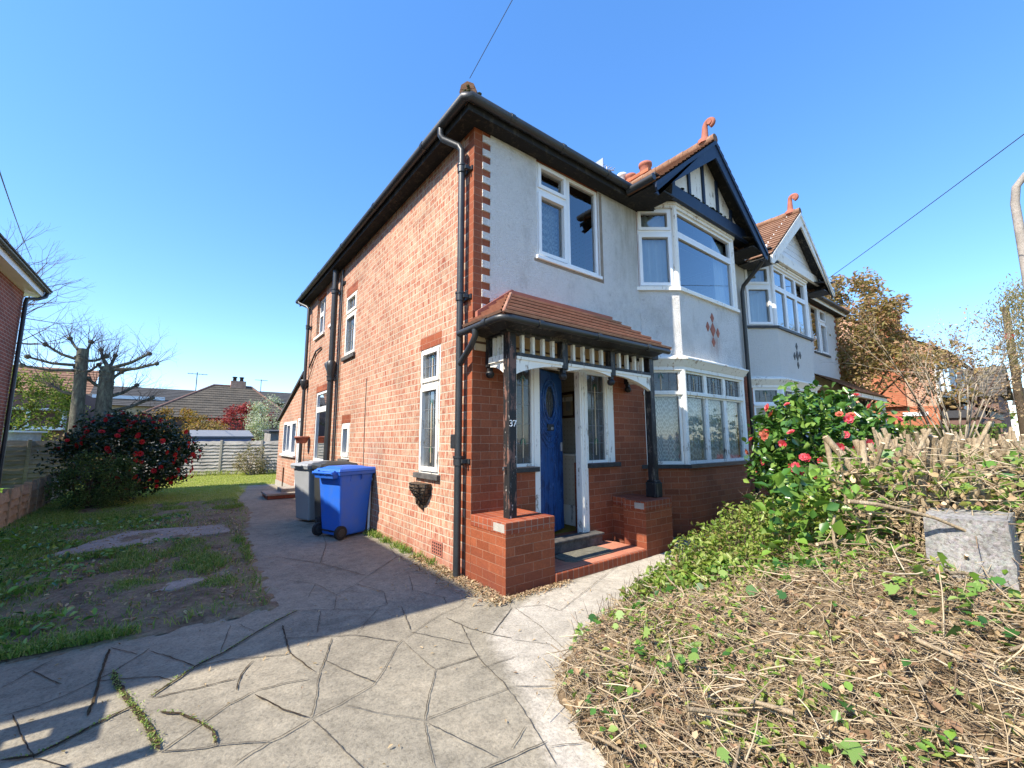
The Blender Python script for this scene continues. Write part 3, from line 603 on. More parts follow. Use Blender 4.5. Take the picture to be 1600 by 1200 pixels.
arr_obj("shrub_bed", np.stack([X.ravel(), Y.ravel(), H.ravel()], 1), qs[keep], "bed_soil", None, 'structure', True)

# ------------------------------------------------------------ the semi-detached pair
ZS, W, LN = 5.13, 6.52, 8.41
FRONT = Fr((0, 0, 0), (1, 0, 0), (0, -1, 0)); SIDE = Fr((0, 0, 0), (0, 1, 0), (-1, 0, 0))
BA, BB, BC, BD = Vector((3.10, 0, 0)), Vector((3.62, -.39, 0)), Vector((5.61, -.39, 0)), Vector((6.13, 0, 0))
def segfr(a, b):
    t = (b-a).normalized(); return Fr(a, t, (t.y, -t.x, 0)), (b-a).length
def wallgrid(mb, fr, S, Z, holes, t, mf=lambda a, z: 0, n0=0.0):
    S = sorted(set(round(a, 4) for a in S)); Z = sorted(set(round(a, 4) for a in Z))
    def solid(i, j):
        if not (0 <= i < len(S)-1 and 0 <= j < len(Z)-1): return False
        a, z = (S[i]+S[i+1])/2, (Z[j]+Z[j+1])/2
        return not any(h[0] < a < h[1] and h[2] < z < h[3] for h in holes)
    P = fr.p
    for i in range(len(S)-1):
        for j in range(len(Z)-1):
            if not solid(i, j): continue
            a0, a1, z0, z1 = S[i], S[i+1], Z[j], Z[j+1]; m = mf((a0+a1)/2, (z0+z1)/2)
            out = [P(a0, n0, z0), P(a1, n0, z0), P(a1, n0, z1), P(a0, n0, z1)]
            if fr.T.cross(Vector((0, 0, 1))).dot(fr.N) < 0: out.reverse()
            mb.face(out, m); mb.face([P(a0, n0-t, z0), P(a0, n0-t, z1), P(a1, n0-t, z1), P(a1, n0-t, z0)], m)
            for di, dj, e in ((-1, 0, [(a0, z0), (a0, z1)]), (1, 0, [(a1, z0), (a1, z1)]), (0, -1, [(a0, z0), (a1, z0)]), (0, 1, [(a0, z1), (a1, z1)])):
                if not solid(i+di, j+dj):
                    (ea, ez), (fa, fz) = e; mb.face([P(ea, n0, ez), P(fa, n0, fz), P(fa, n0-t, fz), P(ea, n0-t, ez)], m)
def offs(n):
    """bay outline pushed out by n, its ends kept on the wall plane"""
    pts = [BA, BB, BC, BD]; fs = [segfr(a, b)[0] for a, b in zip(pts[:-1], pts[1:])]; res = []
    def isect(f, g):
        p, d, q, e = f.O+f.N*n, f.T, g.O+g.N*n, g.T; den = d.x*e.y-d.y*e.x; t = ((q.x-p.x)*e.y-(q.y-p.y)*e.x)/den; return p+d*t
    f0 = fs[0]; p = f0.O+f0.N*n; res.append(p-f0.T*(p.y/f0.T.y)); res += [isect(fs[0], fs[1]), isect(fs[1], fs[2])]
    f2 = fs[2]; p = f2.O+f2.N*n; res.append(p-f2.T*(p.y/f2.T.y)); return res
def bayband(mb, ni, no, z0, z1, m=0, no2=None):
    a, b = offs(ni), offs(no); c = offs(no if no2 is None else no2)
    for i in range(3):
        mb.hexa([b[i]+Vector((0, 0, z0)), b[i+1]+Vector((0, 0, z0)), a[i+1]+Vector((0, 0, z0)), a[i]+Vector((0, 0, z0)),
                 c[i]+Vector((0, 0, z1)), c[i+1]+Vector((0, 0, z1)), a[i+1]+Vector((0, 0, z1)), a[i]+Vector((0, 0, z1))], m)
def window(house, fr, s0, s1, z0, z1, cells, fw=0.05, n0=-0.075, n1=-0.015, mats=("white_paint",), lead=False, sash=(), sill=None, sillmat="black_sill", glassm=None, name="window"):
    """cells in fractions of the opening; each gets its own ring of frame; sash cells get a second proud ring"""
    mb = MB(); g = MB(); ld = MB(); gm = glassm or ("leaded_glass" if lead else "window_glass")
    for ci, (a, b, c, d) in enumerate(cells):
        a0, a1, c0, c1 = s0+(s1-s0)*a, s0+(s1-s0)*b, z0+(z1-z0)*c, z0+(z1-z0)*d
        mb.ring(fr, a0+.001, a1-.001, c0+.001, c1-.001, fw, n0, n1)
        i = fw
        if ci in sash: mb.ring(fr, a0+fw*.7, a1-fw*.7, c0+fw*.7, c1-fw*.7, fw*.95, n0+.004, n1+.022); i = fw*1.6
        nm = (n0+n1)/2
        g.face([fr.p(a0+i, nm, c0+i), fr.p(a1-i, nm, c0+i), fr.p(a1-i, nm, c1-i), fr.p(a0+i, nm, c1-i)])
        if lead:
            wd, ht = a1-a0-2*i, c1-c0-2*i; nx = max(2, round(wd/0.12)); nz = max(2, round(ht/0.22)); nl = nm+.004
            for k in range(1, nx): x = a0+i+wd*k/nx; ld.lbox(fr, x-.003, x+.003, nl-.003, nl+.004, c0+i, c1-i)
            for k in range(1, nz): z = c0+i+ht*k/nz; ld.lbox(fr, a0+i, a1-i, nl-.003, nl+.003, z-.003, z+.003)
            xm = (a0+a1)/2
            tops = [c1-i-min(.18, ht*.25)] + ([c0+i+ht*.2] if ht > .7 else [])
            ld.lbox(fr, xm-.007, xm+.007, nl-.002, nl+.005, c0+i+ht*.06, tops[0]+.02, 1)
            for zt in tops:
                for sg in (-1, 1):
                    ld.face([fr.p(xm, nl+.006, zt+.07), fr.p(xm+sg*.03, nl+.006, zt+.045), fr.p(xm+sg*.045, nl+.006, zt-.03), fr.p(xm+sg*.018, nl+.006, zt+.01)], 2)
    w_ = mb.build(name, mats[0], house); g.build("pane", gm, w_)
    if lead: ld.build("leading", ("lead_came", "tan_board", "green_glass"), w_)
    if sill: sb = MB(); sb.lbox(fr, s0-sill[0], s1+sill[0], -.05, sill[1], z0-sill[2], z0+.004); sb.build("sill", sillmat, w_, bevel=.006)
    return w_
def curtain(fr, s0, s1, z0, z1, n, mat, label, amp=0.025, per=0.11, name="curtain", group=None, flare=0.0):
    mb = MB(); k = max(8, int((s1-s0)/0.018)); vs = []
    for i in range(k+1):
        a = s0+(s1-s0)*i/k; ph = 2*math.pi*a/per+math.sin(a*9)*1.2
        for z, q in ((z0, 1.15), ((z0+z1)/2, 1.0), (z1, 0.7)): vs.append(fr.p(a, n+amp*q*math.sin(ph), z))
    mb.add(vs, [(3*i+j, 3*i+3+j, 3*i+4+j, 3*i+1+j) for i in range(k) for j in range(2)], 0, True)
    o = mb.build(name, mat); return tag(o, label, "curtain", group)

def house_shell(own):
    h = thing("semi_detached_house", "brick and dirty white rendered half of the house pair with black trim and timber porch" if own else
              "clean white rendered far half of the house pair with white bargeboards", "house", (0, 0, 0) if own else (2*W, 0, 0), group="the pair of joined houses")
    wm = ("common_brick", "red_facing_brick")
    # side wall with its openings
    SH = [(.737, 1.303, 1.016, 2.637), (4.214, 4.89, 3.09, 4.37), (4.29, 4.83, 1.074, 1.769), (5.88, 7.07, .95, 2.57), (6.63, 7.47, 4.0, 5.0), (5.72, 6.12, 4.05, 5.0)] if own else []
    mb = MB()
    Zc = [0, ZS]+[k*0.0875 for k in range(1, 59)]
    S = [0, LN, .115, .228, .5, .6]; Z = list(Zc)
    for a, b, c, d in SH: S += [a-.02, b+.02, a, b]; Z += [c, d, d+.2]
    def smf(a, z):
        if a < .115 or (a < .228 and int(z/0.0875) % 2 == 0): return 1
        for q in SH:
            if q[0]-.03 < a < q[1]+.03 and q[3] < z < q[3]+.17: return 1
        return 0
    wallgrid(mb, SIDE, S, Z, SH, .26, smf)
    # front wall
    FH = [(.957, 2.167, 3.78, 5.11), (.55, 2.39, 1.12, 2.42), (.90, 1.83, .22, 1.12), (3.22, 6.01, .9, 5.125)]
    S = [.26, W]; Z = [0, ZS, 2.72]
    for a, b, c, d in FH: S += [a, b]; Z += [c, d]
    wallgrid(mb, FRONT, S, Z, FH, .26, lambda a, z: 1)
    mb.box(W-.1, W-.004, .27, LN-.26, 0, ZS-.01, 1)
    mb.box(.27, W-.1, LN-.26, LN, 0, ZS-.01, 0)
    bay = [(f, l) for f, l in (segfr(BA, BB), segfr(BB, BC), segfr(BC, BD))]
    bayband(mb, -.18, 0.0, 0.0, 1.0, 1)
    mb.build("wall", wm, h)
    # roughcast coat of the upper floor, toothed round the brick quoins
    mb = MB(); holes = [(.957, 2.167, 3.78, 5.2), (3.1, 6.13, 2.0, 5.2)]; Zr = [2.72, 5.12, 3.78]+[k*.0875 for k in range(32, 59) if k*.0875 < 5.12]
    teeth = [(0, .228 if k % 2 == 0 else .115, k*.0875, (k+1)*.0875) for k in range(31, 59)]
    wallgrid(mb, FRONT, [0, .115, .228, .957, 2.167, 3.1, 6.13, W], Zr, holes+teeth, .014, n0=.015)
    bayband(mb, -.15, .0, 2.70, 3.78)
    mb.build("roughcast", "white_render" if own else "clean_render", h)
    # floors, ceilings, inner partitions
    mb = MB(); mb.box(.27, W-.11, .27, LN-.27, .12, .22, 1); mb.box(.27, W-.11, .27, LN-.27, 2.62, 2.78); mb.box(.27, W-.11, .27, LN-.27, 5.10, 5.125)
    bayband(mb, -1.2, -.16, 2.62, 2.70)
    mb.build("floor", ("beige_wall", "mustard_carpet"), h)
    mb = MB(); mb.box(2.45, 2.55, .27, LN-.27, .22, 2.62); mb.box(2.45, 2.55, .27, LN-.27, 2.78, 5.1); mb.box(.27, 2.45, 4.0, 4.08, .22, 2.62); mb.box(.27, W-.1, 3.6, 3.68, 2.78, 5.1); mb.box(2.55, W-.1, 3.9, 3.98, .22, 2.62)
    mb.build("partition", "wallpaper", h)
    mb = MB(); mb.box(2.425, 2.448, .3, 4.0, .22, .42); mb.box(2.43, 2.448, .3, 4.0, 2.05, 2.12); mb.build("skirting", "white_paint", h)
    # eaves: soffit, fascia, gutter, roof
    g = .19
    mb = MB(); mb.box(-g, 0, -g, LN+.25, ZS, ZS+.025); mb.box(0, W, -g, 0, ZS, ZS+.025); mb.box(.27, W-.1, .27, LN, ZS, ZS+.02); mb.box(0, W, LN, LN+.25, ZS, ZS+.025)
    mb.build("soffit", "grimy_black", h)
    mb = MB(); mb.box(-g-.02, -g, -g-.02, LN+.25, ZS-.02, ZS+.12); mb.box(-g, 2.66, -g-.02, -g, ZS-.02, ZS+.12)
    mb.box(-g+.001, W, -g+.0, -g+.022, ZS+.026, ZS+.13)
    mb.build("fascia", "grimy_black" if own else "white_paint", h)
    mb = MB(); zg = ZS+.10
    mb.tube([(-g-.075, LN+.27, zg), (-g-.075, -g-.03, zg), (-g-.03, -g-.075, zg), (2.62, -g-.075, zg)], .056, 10)
    for y in (.8, 2.6, 4.4, 6.2, 7.9): mb.tube([(-g-.075, y-.03, zg), (-g-.075, y+.03, zg)], .064, 10)
    for x in (.35, 1.2, 2.1): mb.tube([(x-.03, -g-.075, zg), (x+.03, -g-.075, zg)], .064, 10)
    mb.build("gutter", "iron_pipe", h)
    tile = "brown_tile"
    mb = MB(); z0 = ZS+.115; e = g+.05; rid = z0+(LN/2+e)*math.tan(R(34)); xr = LN/2
    mb.courses((-e, -e, z0), (W, -e, z0), (xr, LN/2, rid), (W, LN/2, rid), 22, .03)
    mb.courses((-e, LN+e, z0), (-e, -e, z0), (xr, LN/2, rid), (xr, LN/2, rid), 22, .03)
    mb.courses((W, LN+e, z0), (-e, LN+e, z0), (W, LN/2, rid), (xr, LN/2, rid), 22, .03)
    # hip tiles
    for k in range(20): p = Vector((-e, -e, z0)).lerp(Vector((xr, LN/2, rid)), k/20); q = Vector((-e, -e, z0)).lerp(Vector((xr, LN/2, rid)), (k+1.1)/20); mb.tube([p+Vector((0, 0, .05)), q+Vector((0, 0, .03))], [.10, .085], 8)
    mb.tube([(-e-.0, -e-.0, z0+.0), (-e+.04, -e+.04, z0+.03), (-e+.3, -e+.3, z0+.2)], [.03, .10, .11], 9)
    # gable roof over the bay
    gx, gw, gz, ge = 4.55, 1.90, 6.66, 5.13; yb = 2.2
    mb.courses((gx-gw, -.70, ge), (gx-gw, yb, ge), (gx, -.70, gz), (gx, yb, gz), 15, .03)
    mb.courses((gx+gw-.03, -.70, ge), (gx+gw-.03, yb, ge), (gx, -.70, gz), (gx, yb, gz), 15, .03)
    for k in range(10): mb.tube([(gx, -.70+k*.29, gz+.03), (gx, -.70+(k+1.08)*.29, gz+.03)], [.085, .075], 8)
    rf = mb.build("roof", tile, h)
    if own:
        mm = MB()
        for k in range(60):
            t = k/60; p = Vector((-e+.02, -e+.02, z0+.05)); r_ = rnd.uniform(.014, .032)
            q = p+Vector((rnd.uniform(-.05, .14), rnd.uniform(-.05, .14), rnd.uniform(-.03, .05))); mm.lathe([(.001, -r_*.6), (r_, 0), (r_*.6, r_*.5), (.001, r_*.7)], q, 6)
        mm.build("moss_lump", "moss", rf, kind='stuff')
    mb = MB(); mb.tube([(gx-gw-.055, -.70, ge+.045), (gx-gw-.055, -.24, ge+.045)], .05, 10); mb.build("gable_gutter", "iron_pipe", h)
    # finial: a curled ridge horn
    fb = MB(); cv = [(gx, -.52, gz+.02), (gx, -.52, gz+.20)]
    pts, rad = [], []
    for k in range(22):
        t = k/21
        if t < .45: u = t/.45; pts.append((gx+.02*math.sin(u*2), -.50-.02*u, gz+.02+.36*u)); rad.append(.072-.027*u if u > .22 else .09)
        else:
            u = (t-.45)/.55; a = math.pi-u*4.6; rr = .105*(1-.45*u); pts.append((gx+.03, -.52-.09-rr*.85*math.cos(a), gz+.38+rr*.85*math.sin(a))); rad.append(.045-.010*u)
    # the curl leans along the ridge, away from the house
    fb.tube(pts, rad, 10); fb.lathe([(.11, 0), (.11, .07), (.085, .09)], (gx, -.50, gz+.03), 10); fb.tube([(gx-.02, -.615, gz+.39), (gx+.07, -.615, gz+.39)], .042, 10)
    fb.build("ridge_finial", "terracotta", rf)
    # bargeboards
    trim = "navy_paint" if own else "white_paint"
    mb = MB(); sl = (gz-ge)/gw; th = .25
    for sg in (-1, 1):
        xe = gx+sg*(gw+(.02 if sg < 0 else -.03))
        a0 = Vector((xe, -.66, ge-.03)); a1 = Vector((gx, -.66, gz-.02))
        mb.extrude([a0, a1, a1-Vector((0, 0, th*1.28)), a0-Vector((-sg*.0, 0, th*.62)), a0-Vector((sg*.10, 0, th*.62))] if sg < 0 else [a0, a1, a1-Vector((0, 0, th*1.28)), a0-Vector((.10, 0, th*.62)), a0-Vector((0, 0, th*.62))], (0, -.028, 0))
        b0 = a0+Vector((0, -.03, .0)); b1 = a1+Vector((0, -.03, .0))
        mb.extrude([b0, b1, b1-Vector((0, 0, .075)), b0-Vector((0, 0, .075))], (0, -.018, 0))
    mb.build("bargeboard", trim, h)
    mb = MB()  # underside boards of the gable slopes and the boxed soffit
    for sg in (-1, 1):
        a0 = Vector((gx+sg*(gw-.06), -.655, ge-.0)); a1 = Vector((gx, -.655, gz-.05)); mb.extrude([a0, a1, a1-Vector((0, 0, .03)), a0-Vector((0, 0, .03))], (0, .3, 0))
    zs = ge+.16; mb.box(gx-gw+.09, gx+gw-.12, -.40, .0, zs, zs+.02)
    mb.extrude([(gx-gw+.06, -.40, zs+.001), (gx-gw+.06, -.655, zs+.001), (gx-1.40, -.655, zs+.001), (gx-1.02, -.40, zs+.001)], (0, 0, .02)); mb.extrude([(gx+gw-.10, -.40, zs+.001), (gx+gw-.10, -.655, zs+.001), (gx+1.44, -.655, zs+.001), (gx+1.1, -.40, zs+.001)], (0, 0, .02))
    mb.box(gx-gw-.0, gx-gw+.55, -.64, -.22, ge-.035, ge-.015); mb.box(gx+gw-.55, gx+gw-.04, -.64, -.02, ge-.035, ge-.015); mb.box(gx-gw-.0, gx-gw+.02, -.64, -.22, ge-.03, ge+.03)
    mb.build("gable_soffit", "grimy_black" if own else "black_paint", h)
    # gable face
    yf = -.43; zb = 5.50; half = gw-(zb-ge)/sl-.06
    mb = MB(); mb.extrude([(gx-half, yf, zb-.1), (gx+half, yf, zb-.1), (gx, yf, gz-.09)], (0, .03, 0))
    if not own:
        for k in range(8): z = zb+.03+k*.14; hw = (gz-.09-z)/sl; mb.box(gx-hw, gx+hw, yf-.014, yf, z, z+.128)
    gf = mb.build("gable_panel", "white_paint" if own else "white_plastic", h)
    if own:
        for x in (-1.02, -.52, -.04, .45, .95):
            mb = MB(); top = gz-.12-abs(x)*sl; mb.box(gx+x-.035, gx+x+.035, yf-.03, yf+.002, zb, top)
            mb.build("gable_batten", "navy_paint", gf)
        mb = MB(); mb.box(gx-1.62, gx+1.55, -.50, yf+.001, 5.27, 5.50); mb.build("gable_beam", "navy_paint", h, bevel=.01)
        mm = MB()
        for k in range(110): r_ = rnd.uniform(.012, .034); mm.lathe([(r_, 0), (r_*.7, r_*.6), (.001, r_*.8)], (gx+rnd.triangular(-1.0, 1.4, .1), rnd.uniform(-.5, -.45), 5.498), 6)
        mm.build("moss_lump", "moss", h, kind='stuff')
    else:
        mb = MB(); mb.box(gx-1.6, gx+1.55, -.50, yf+.001, 5.29, 5.50); mb.build("gable_beam", "white_paint", h, bevel=.01)
    # bay trims
    wp = "white_paint" if own else "white_plastic"
    mb = MB(); bayband(mb, -.12, .015, 5.19, 5.275); bayband(mb, -.02, .04, 5.24, 5.285); mb.build("bay_head", "peeling_white" if own else "white_paint", h)
    mb = MB(); bayband(mb, -.16, .045, 3.78, 3.835); mb.build("bay_upper_sill", wp if own else "black_sill", h)
    mb = MB(); bayband(mb, -.12, .02, 2.50, 2.56); bayband(mb, -.12, .03, 2.56, 2.66, no2=.10); bayband(mb, -.12, .11, 2.66, 2.685)
    bayband(mb, -.12, .09, 2.685, 2.735, no2=.012); mb.build("bay_cornice", "peeling_white" if own else "white_paint", h)
    mb = MB(); bayband(mb, -.17, .06, 1.0, 1.055); mb.build("bay_lower_sill", "black_sill" if own else "white_paint", h)
    for p, q in zip(offs(-.035)[1:3], offs(-.03)[1:3]):
        mb = MB(); mb.tube([(p.x, p.y, 3.835), (p.x, p.y, 5.2)], .052, 10, smooth=False); mb.build("bay_post", "white_paint" if own else "white_plastic", h)
        mb = MB(); mb.tube([(q.x, q.y, 1.05), (q.x, q.y, 2.52)], .052, 8, smooth=False); mb.build("bay_post", "white_paint" if own else "white_plastic", h)
    # bay windows
    for i, (f, l) in enumerate(bay):
        e0 = .005 if i == 0 else .045; e1 = .005 if i == 2 else .045
        if own: cells = [(0, 1, 0, .69), (0, 1, .69, 1)]; sash = (0, 1) if i != 1 else ()
        elif i == 1: cells = [(k/3, (k+1)/3, a, b) for k in range(3) for a, b in ((0, .66), (.66, 1))]; sash = ()
        else: cells = [(0, 1, 0, .66), (0, 1, .66, 1)]; sash = (0, 1)
        window(h, f, e0, l-e1, 3.835, 5.195, cells, .052, -.085, -.02, ("white_plastic",), False, sash)
        if i == 1: lc = [(k/3, (k+1)/3, a, b) for k in range(3) for a, b in ((0, .745), (.745, 1))]
        else: lc = [(0, 1, 0, .745), (0, 1, .745, 1)]
        # lower lights: plain below, leaded above
        lo = [c for c in lc if c[2] == 0]; hi = [c for c in lc if c[2] > 0]
        wm_ = "white_paint" if own else "white_plastic"
        window(h, f, e0, l-e1, 1.055, 2.51, lo, .048 if own else .06, -.085, -.02, (wm_,), False, (), glassm="bay_glass")
        window(h, f, e0, l-e1, 1.055, 2.51, hi, .042 if own else .06, -.085, -.02, (wm_,), True, (), name="leaded_light")
        mb = MB(); z = 1.055+(2.51-1.055)*.745; mb.lbox(f, e0, l-e1, -.03, .022, z-.02, z+.025); mb.build("transom", "peeling_white" if own else "white_plastic", h)
    # diamond motif of tiles on the bay front
    mb = MB(); cx, cz = 4.62, 3.30
    for dx, dz, a, b in ((0, 0, .085, .125), (-.17, .03, .055, .085), (.17, -.03, .055, .085), (0, .215, .055, .085), (0, -.215, .055, .085)):
        mb.extrude([(cx+dx-a, -.389, cz+dz), (cx+dx, -.389, cz+dz-b), (cx+dx+a, -.389, cz+dz), (cx+dx, -.389, cz+dz+b)], (0, -.012, 0))
    mb.build("diamond_motif", "terracotta" if own else "black_sill", h)
    # front bedroom window
    window(h, FRONT, .957, 2.167, 3.78, 5.11, [(0, .48, .0, .70), (0, .48, .70, 1), (.48, 1, 0, 1)], .05, -.07, -.005, ("white_plastic",), False, (0, 1), (.02, .05, .045), "white_plastic" if own else "black_sill")
    if own:
        mb = MB(); mb.lbox(FRONT, 2.190, 2.245, -.01, .0185, 3.70, 5.1); mb.lbox(FRONT, .905, 2.188, -.01, .0185, 3.70, 3.74); mb.build("cement_patch", "cement_patch", h)
    return h
H = house_shell(True)
# side windows of the near house
window(H, SIDE, .737, 1.303, 1.016, 2.637, [(0, 1, 0, .70), (0, 1, .70, 1)], .05, -.07, -.012, ("white_paint",), True, (0, 1), (.05, .05, .06), "stone_sill")
window(H, SIDE, 4.214, 4.89, 3.09, 4.37, [(0, 1, 0, .68), (0, 1, .68, 1)], .05, -.07, -.012, ("white_paint",), True, (0, 1), (.05, .05, .07), "stone_sill")
window(H, SIDE, 4.29, 4.83, 1.074, 1.769, [(0, 1, 0, 1)], .07, -.07, -.012, ("white_paint",), False, (0,), (.04, .04, .06), "stone_sill")
window(H, SIDE, 5.88, 7.07, .95, 2.57, [(0, 1, 0, .74), (0, 1, .74, 1)], .06, -.08, -.015, ("white_plastic",), False, (), (.06, .06, .08), "white_paint")
window(H, SIDE, 6.63, 7.47, 4.0, 5.0, [(0, .5, 0, 1), (.5, 1, 0, .6), (.5, 1, .6, 1)], .05, -.13, -.07, ("white_plastic",), False, (0,), (.05, .05, .06), "white_paint")
window(H, SIDE, 5.72, 6.12, 4.05, 5.0, [(0, 1, 0, 1)], .05, -.13, -.07, ("white_plastic",), False, (), (.05, .04, .06), "white_paint")
# lean-to at the back
LT = [(8.41, 9.0, -.1, 2.05), (9.15, 11.1, 1.02, 1.98)]
mb = MB()
wallgrid(mb, SIDE, [8.41, 8.62, 8.98, 9.15, 11.1, 11.9], [-.02, .1, 1.02, 1.98, 2.02], [(8.62, 8.98, .1, 2.03), (9.15, 11.1, 1.02, 1.98)], .2, lambda a, z: 1 if z > 1.98 and False else 0)
mb.extrude([(0, 8.42, 2.02), (0, 11.9, 2.02), (0, 11.9, 2.06), (0, 8.42, 3.14)], (.2, 0, 0), 0)
mb.box(.2, 4, 11.7, 11.9, 0, 2.05); mb.box(3.8, 4, 8.42, 11.7, 0, 2.05)
mb.build("leanto_wall", ("common_brick", "red_facing_brick"), H)
mb = MB(); mb.courses((-.06, 11.98, 2.06), (4, 11.98, 2.06), (-.06, 8.42, 3.2), (4, 8.42, 3.2), 14, .03); mb.extrude([(-.07, 8.42, 3.2), (-.07, 11.98, 2.06), (-.07, 11.98, 2.15), (-.07, 8.42, 3.28)], (.03, 0, 0)); mb.build("leanto_roof", "grey_roof_felt", H)
window(H, SIDE, 9.15, 11.1, 1.02, 1.98, [(0, .34, 0, 1), (.34, .67, 0, 1), (.67, 1, 0, 1)], .07, -.08, .005, ("white_plastic",), False, (1,), (.08, .07, .06), "white_paint")
mb = MB(); mb.ring(SIDE, 8.62, 8.98, .1, 2.03, .07, -.08, .005); mb.lbox(SIDE, 8.69, 8.91, -.06, -.03, .17, 1.96); mb.build("back_door", "white_plastic", H)
mb = MB(); mb.box(-.75, -.02, 8.1, 8.95, 0, .085, 0); mb.box(-.78, -.02, 8.07, 8.98, .085, .13, 1); mb.box(-.42, -.02, 8.3, 8.9, .13, .22, 1); mb.build("back_step", ("red_facing_brick", "old_slab"), H, bevel=.008)
mb = MB(); mb.box(-.012, .05, 9.1, 11.95, -.02, .17); mb.build("plinth", "cement_post", H)

# rainwater and waste pipes
def pipe(name, pts, r, mat="iron_pipe", collars=(), brackets=True, extra=None):
    mb = MB(); mb.tube(pts, r, 12)
    for z in collars:
        x, y = pts[-1][0], pts[-1][1]; mb.tube([(x, y, z-.045), (x, y, z+.045)], r*1.28, 12); mb.tube([(x, y, z+.035), (x, y, z+.055)], r*1.45, 12)
        if brackets: mb.box(x, 0.0, y-.09, y-.06, z-.02, z+.02); mb.box(-.02, .0, y-.12, y+.12, z-.025, z+.025)
    if extra: extra(mb)
    return mb.build(name, mat, H)
yp = .135
pipe("downpipe", [(-.265, .34, 5.20), (-.265, .34, 5.10), (-.24, .32, 5.05), (-.11, .17, 4.93), (-.085, yp, 4.86), (-.085, yp, 4.0), (-.085, yp, 0.03)], .04, collars=(4.62, 3.05, 1.21))
pipe("soil_pipe", [(-.11, 5.41, 5.13), (-.11, 5.41, 3.0), (-.11, 5.41, .02)], .062, collars=(4.62, 2.72),
     extra=lambda mb: (mb.lathe([(.064, 2.72), (.085, 2.84), (.10, 2.98), (.10, 3.06), (.075, 3.10)], (-.11, 5.41, 0), 12), mb.tube([(-.11, 5.41, 2.85), (-.13, 5.62, 3.06)], .075, 10)))
pipe("waste_pipe", [(-.035, 5.14, 5.05), (-.035, 5.14, .9)], .018, collars=(4.75,))
pipe("rear_downpipe", [(-.265, 8.45, 5.20), (-.265, 8.4, 5.12), (-.12, 8.12, 4.98), (-.085, 8.06, 4.9), (-.085, 8.06, .03)], .04, collars=(4.4, 2.86),
     extra=lambda mb: mb.lathe([(.045, 2.74), (.085, 2.82), (.10, 2.95), (.10, 3.0), (.04, 3.0)], (-.085, 8.06, 0), 12))
mb = MB(); mb.tube([(-.03, 7.9, 3.3), (-.04, 7.2, 3.62), (-.03, 6.75, 3.64)], .02, 8); mb.tube([(-.03, 7.85, 3.0), (-.05, 7.1, 3.55)], .008, 6); mb.build("overflow_pipe", "iron_pipe", H)
mb = MB(); mb.tube([(-.04, 2.97, .02), (-.04, 2.97, .77), (-.02, 2.99, .81), (.03, 3.0, .82)], .021, 10); mb.build("overflow_outlet", "white_plastic", H)
mb = MB(); mb.tube([(-.02, 10.6, .0), (-.02, 10.6, .62)], .02, 8); mb.build("gas_pipe", "dark_wood", H)
mb = MB(); mb.box(-.012, 0, .60, .86, .10, .26, 0)
for k in range(5):
    for j in range(4): mb.box(-.014, -.0115, .62+k*.047, .645+k*.047, .118+j*.034, .138+j*.034, 1)
mb.build("air_brick", ("terracotta", "rubber"), H)
mb = MB(); mb.box(-.06, 0, .27, .36, 1.34, 1.50); mb.build("junction_box", "black_plastic", H, bevel=.01)
mb = MB(); pts = [(-.005, 3.45, 2.5), (-.006, 3.46, 1.8), (-.006, 3.44, 1.0)]; mb.tube(pts, .005, 6); mb.build("wall_cable", "lead_strip", H)
# party downpipe
MIR = None
mb = MB(); mb.tube([(6.52, -.55, 5.0), (6.55, -.45, 4.9), (6.60, -.12, 4.62), (6.60, -.085, 4.5), (6.60, -.085, .02)], .042, 10); mb.build("party_downpipe", "black_plastic", H)
mb = MB(); mb.box(6.12, 6.28, -.13, -.02, .52, .80); mb.build("meter_box", "dark_wood", H, bevel=.03)

# chimney stack with pots and aerial
cb = MB(); cb.box(6.2, 7.2, 1.75, 2.65, 6.4, 8.14); cb.box(6.15, 7.25, 1.70, 2.70, 7.9, 7.99); cb.box(6.17, 7.23, 1.72, 2.68, 8.06, 8.15)
ch = cb.build("chimney", "orange_brick", H)
cb = MB()
for x, y, r_, hh in ((6.45, 1.98, .15, .36), (6.4, 2.4, .13, .24), (6.95, 2.2, .14, .34)): cb.lathe([(r_*1.1, 0), (r_, .05), (r_*.92, hh-.09), (r_*1.12, hh-.07), (r_*1.12, hh), (r_*.8, hh), (r_*.75, .1)], (x, y, 8.13), 14)
cb.build("chimney_pot", "terracotta", ch)
cb = MB(); cb.lathe([(.09, 0), (.09, .25), (.13, .27), (.13, .33), (.05, .36)], (6.3, 2.6, 8.13), 12); cb.build("flue_cap", "white_plastic", ch)
cb = MB(); cb.tube([(6.05, 2.9, 7.6), (6.05, 2.9, 8.75)], .02, 6); cb.tube([(5.75, 2.95, 8.62), (6.3, 2.85, 8.72)], .012, 6)
for k in range(5): x = 5.78+k*.11; cb.tube([(x, 2.76, 8.64+k*.02), (x, 3.08, 8.64+k*.02)], .009, 5)
cb.box(5.70, 5.72, 2.74, 3.1, 8.52, 8.78); cb.build("aerial", "aerial_metal", ch)

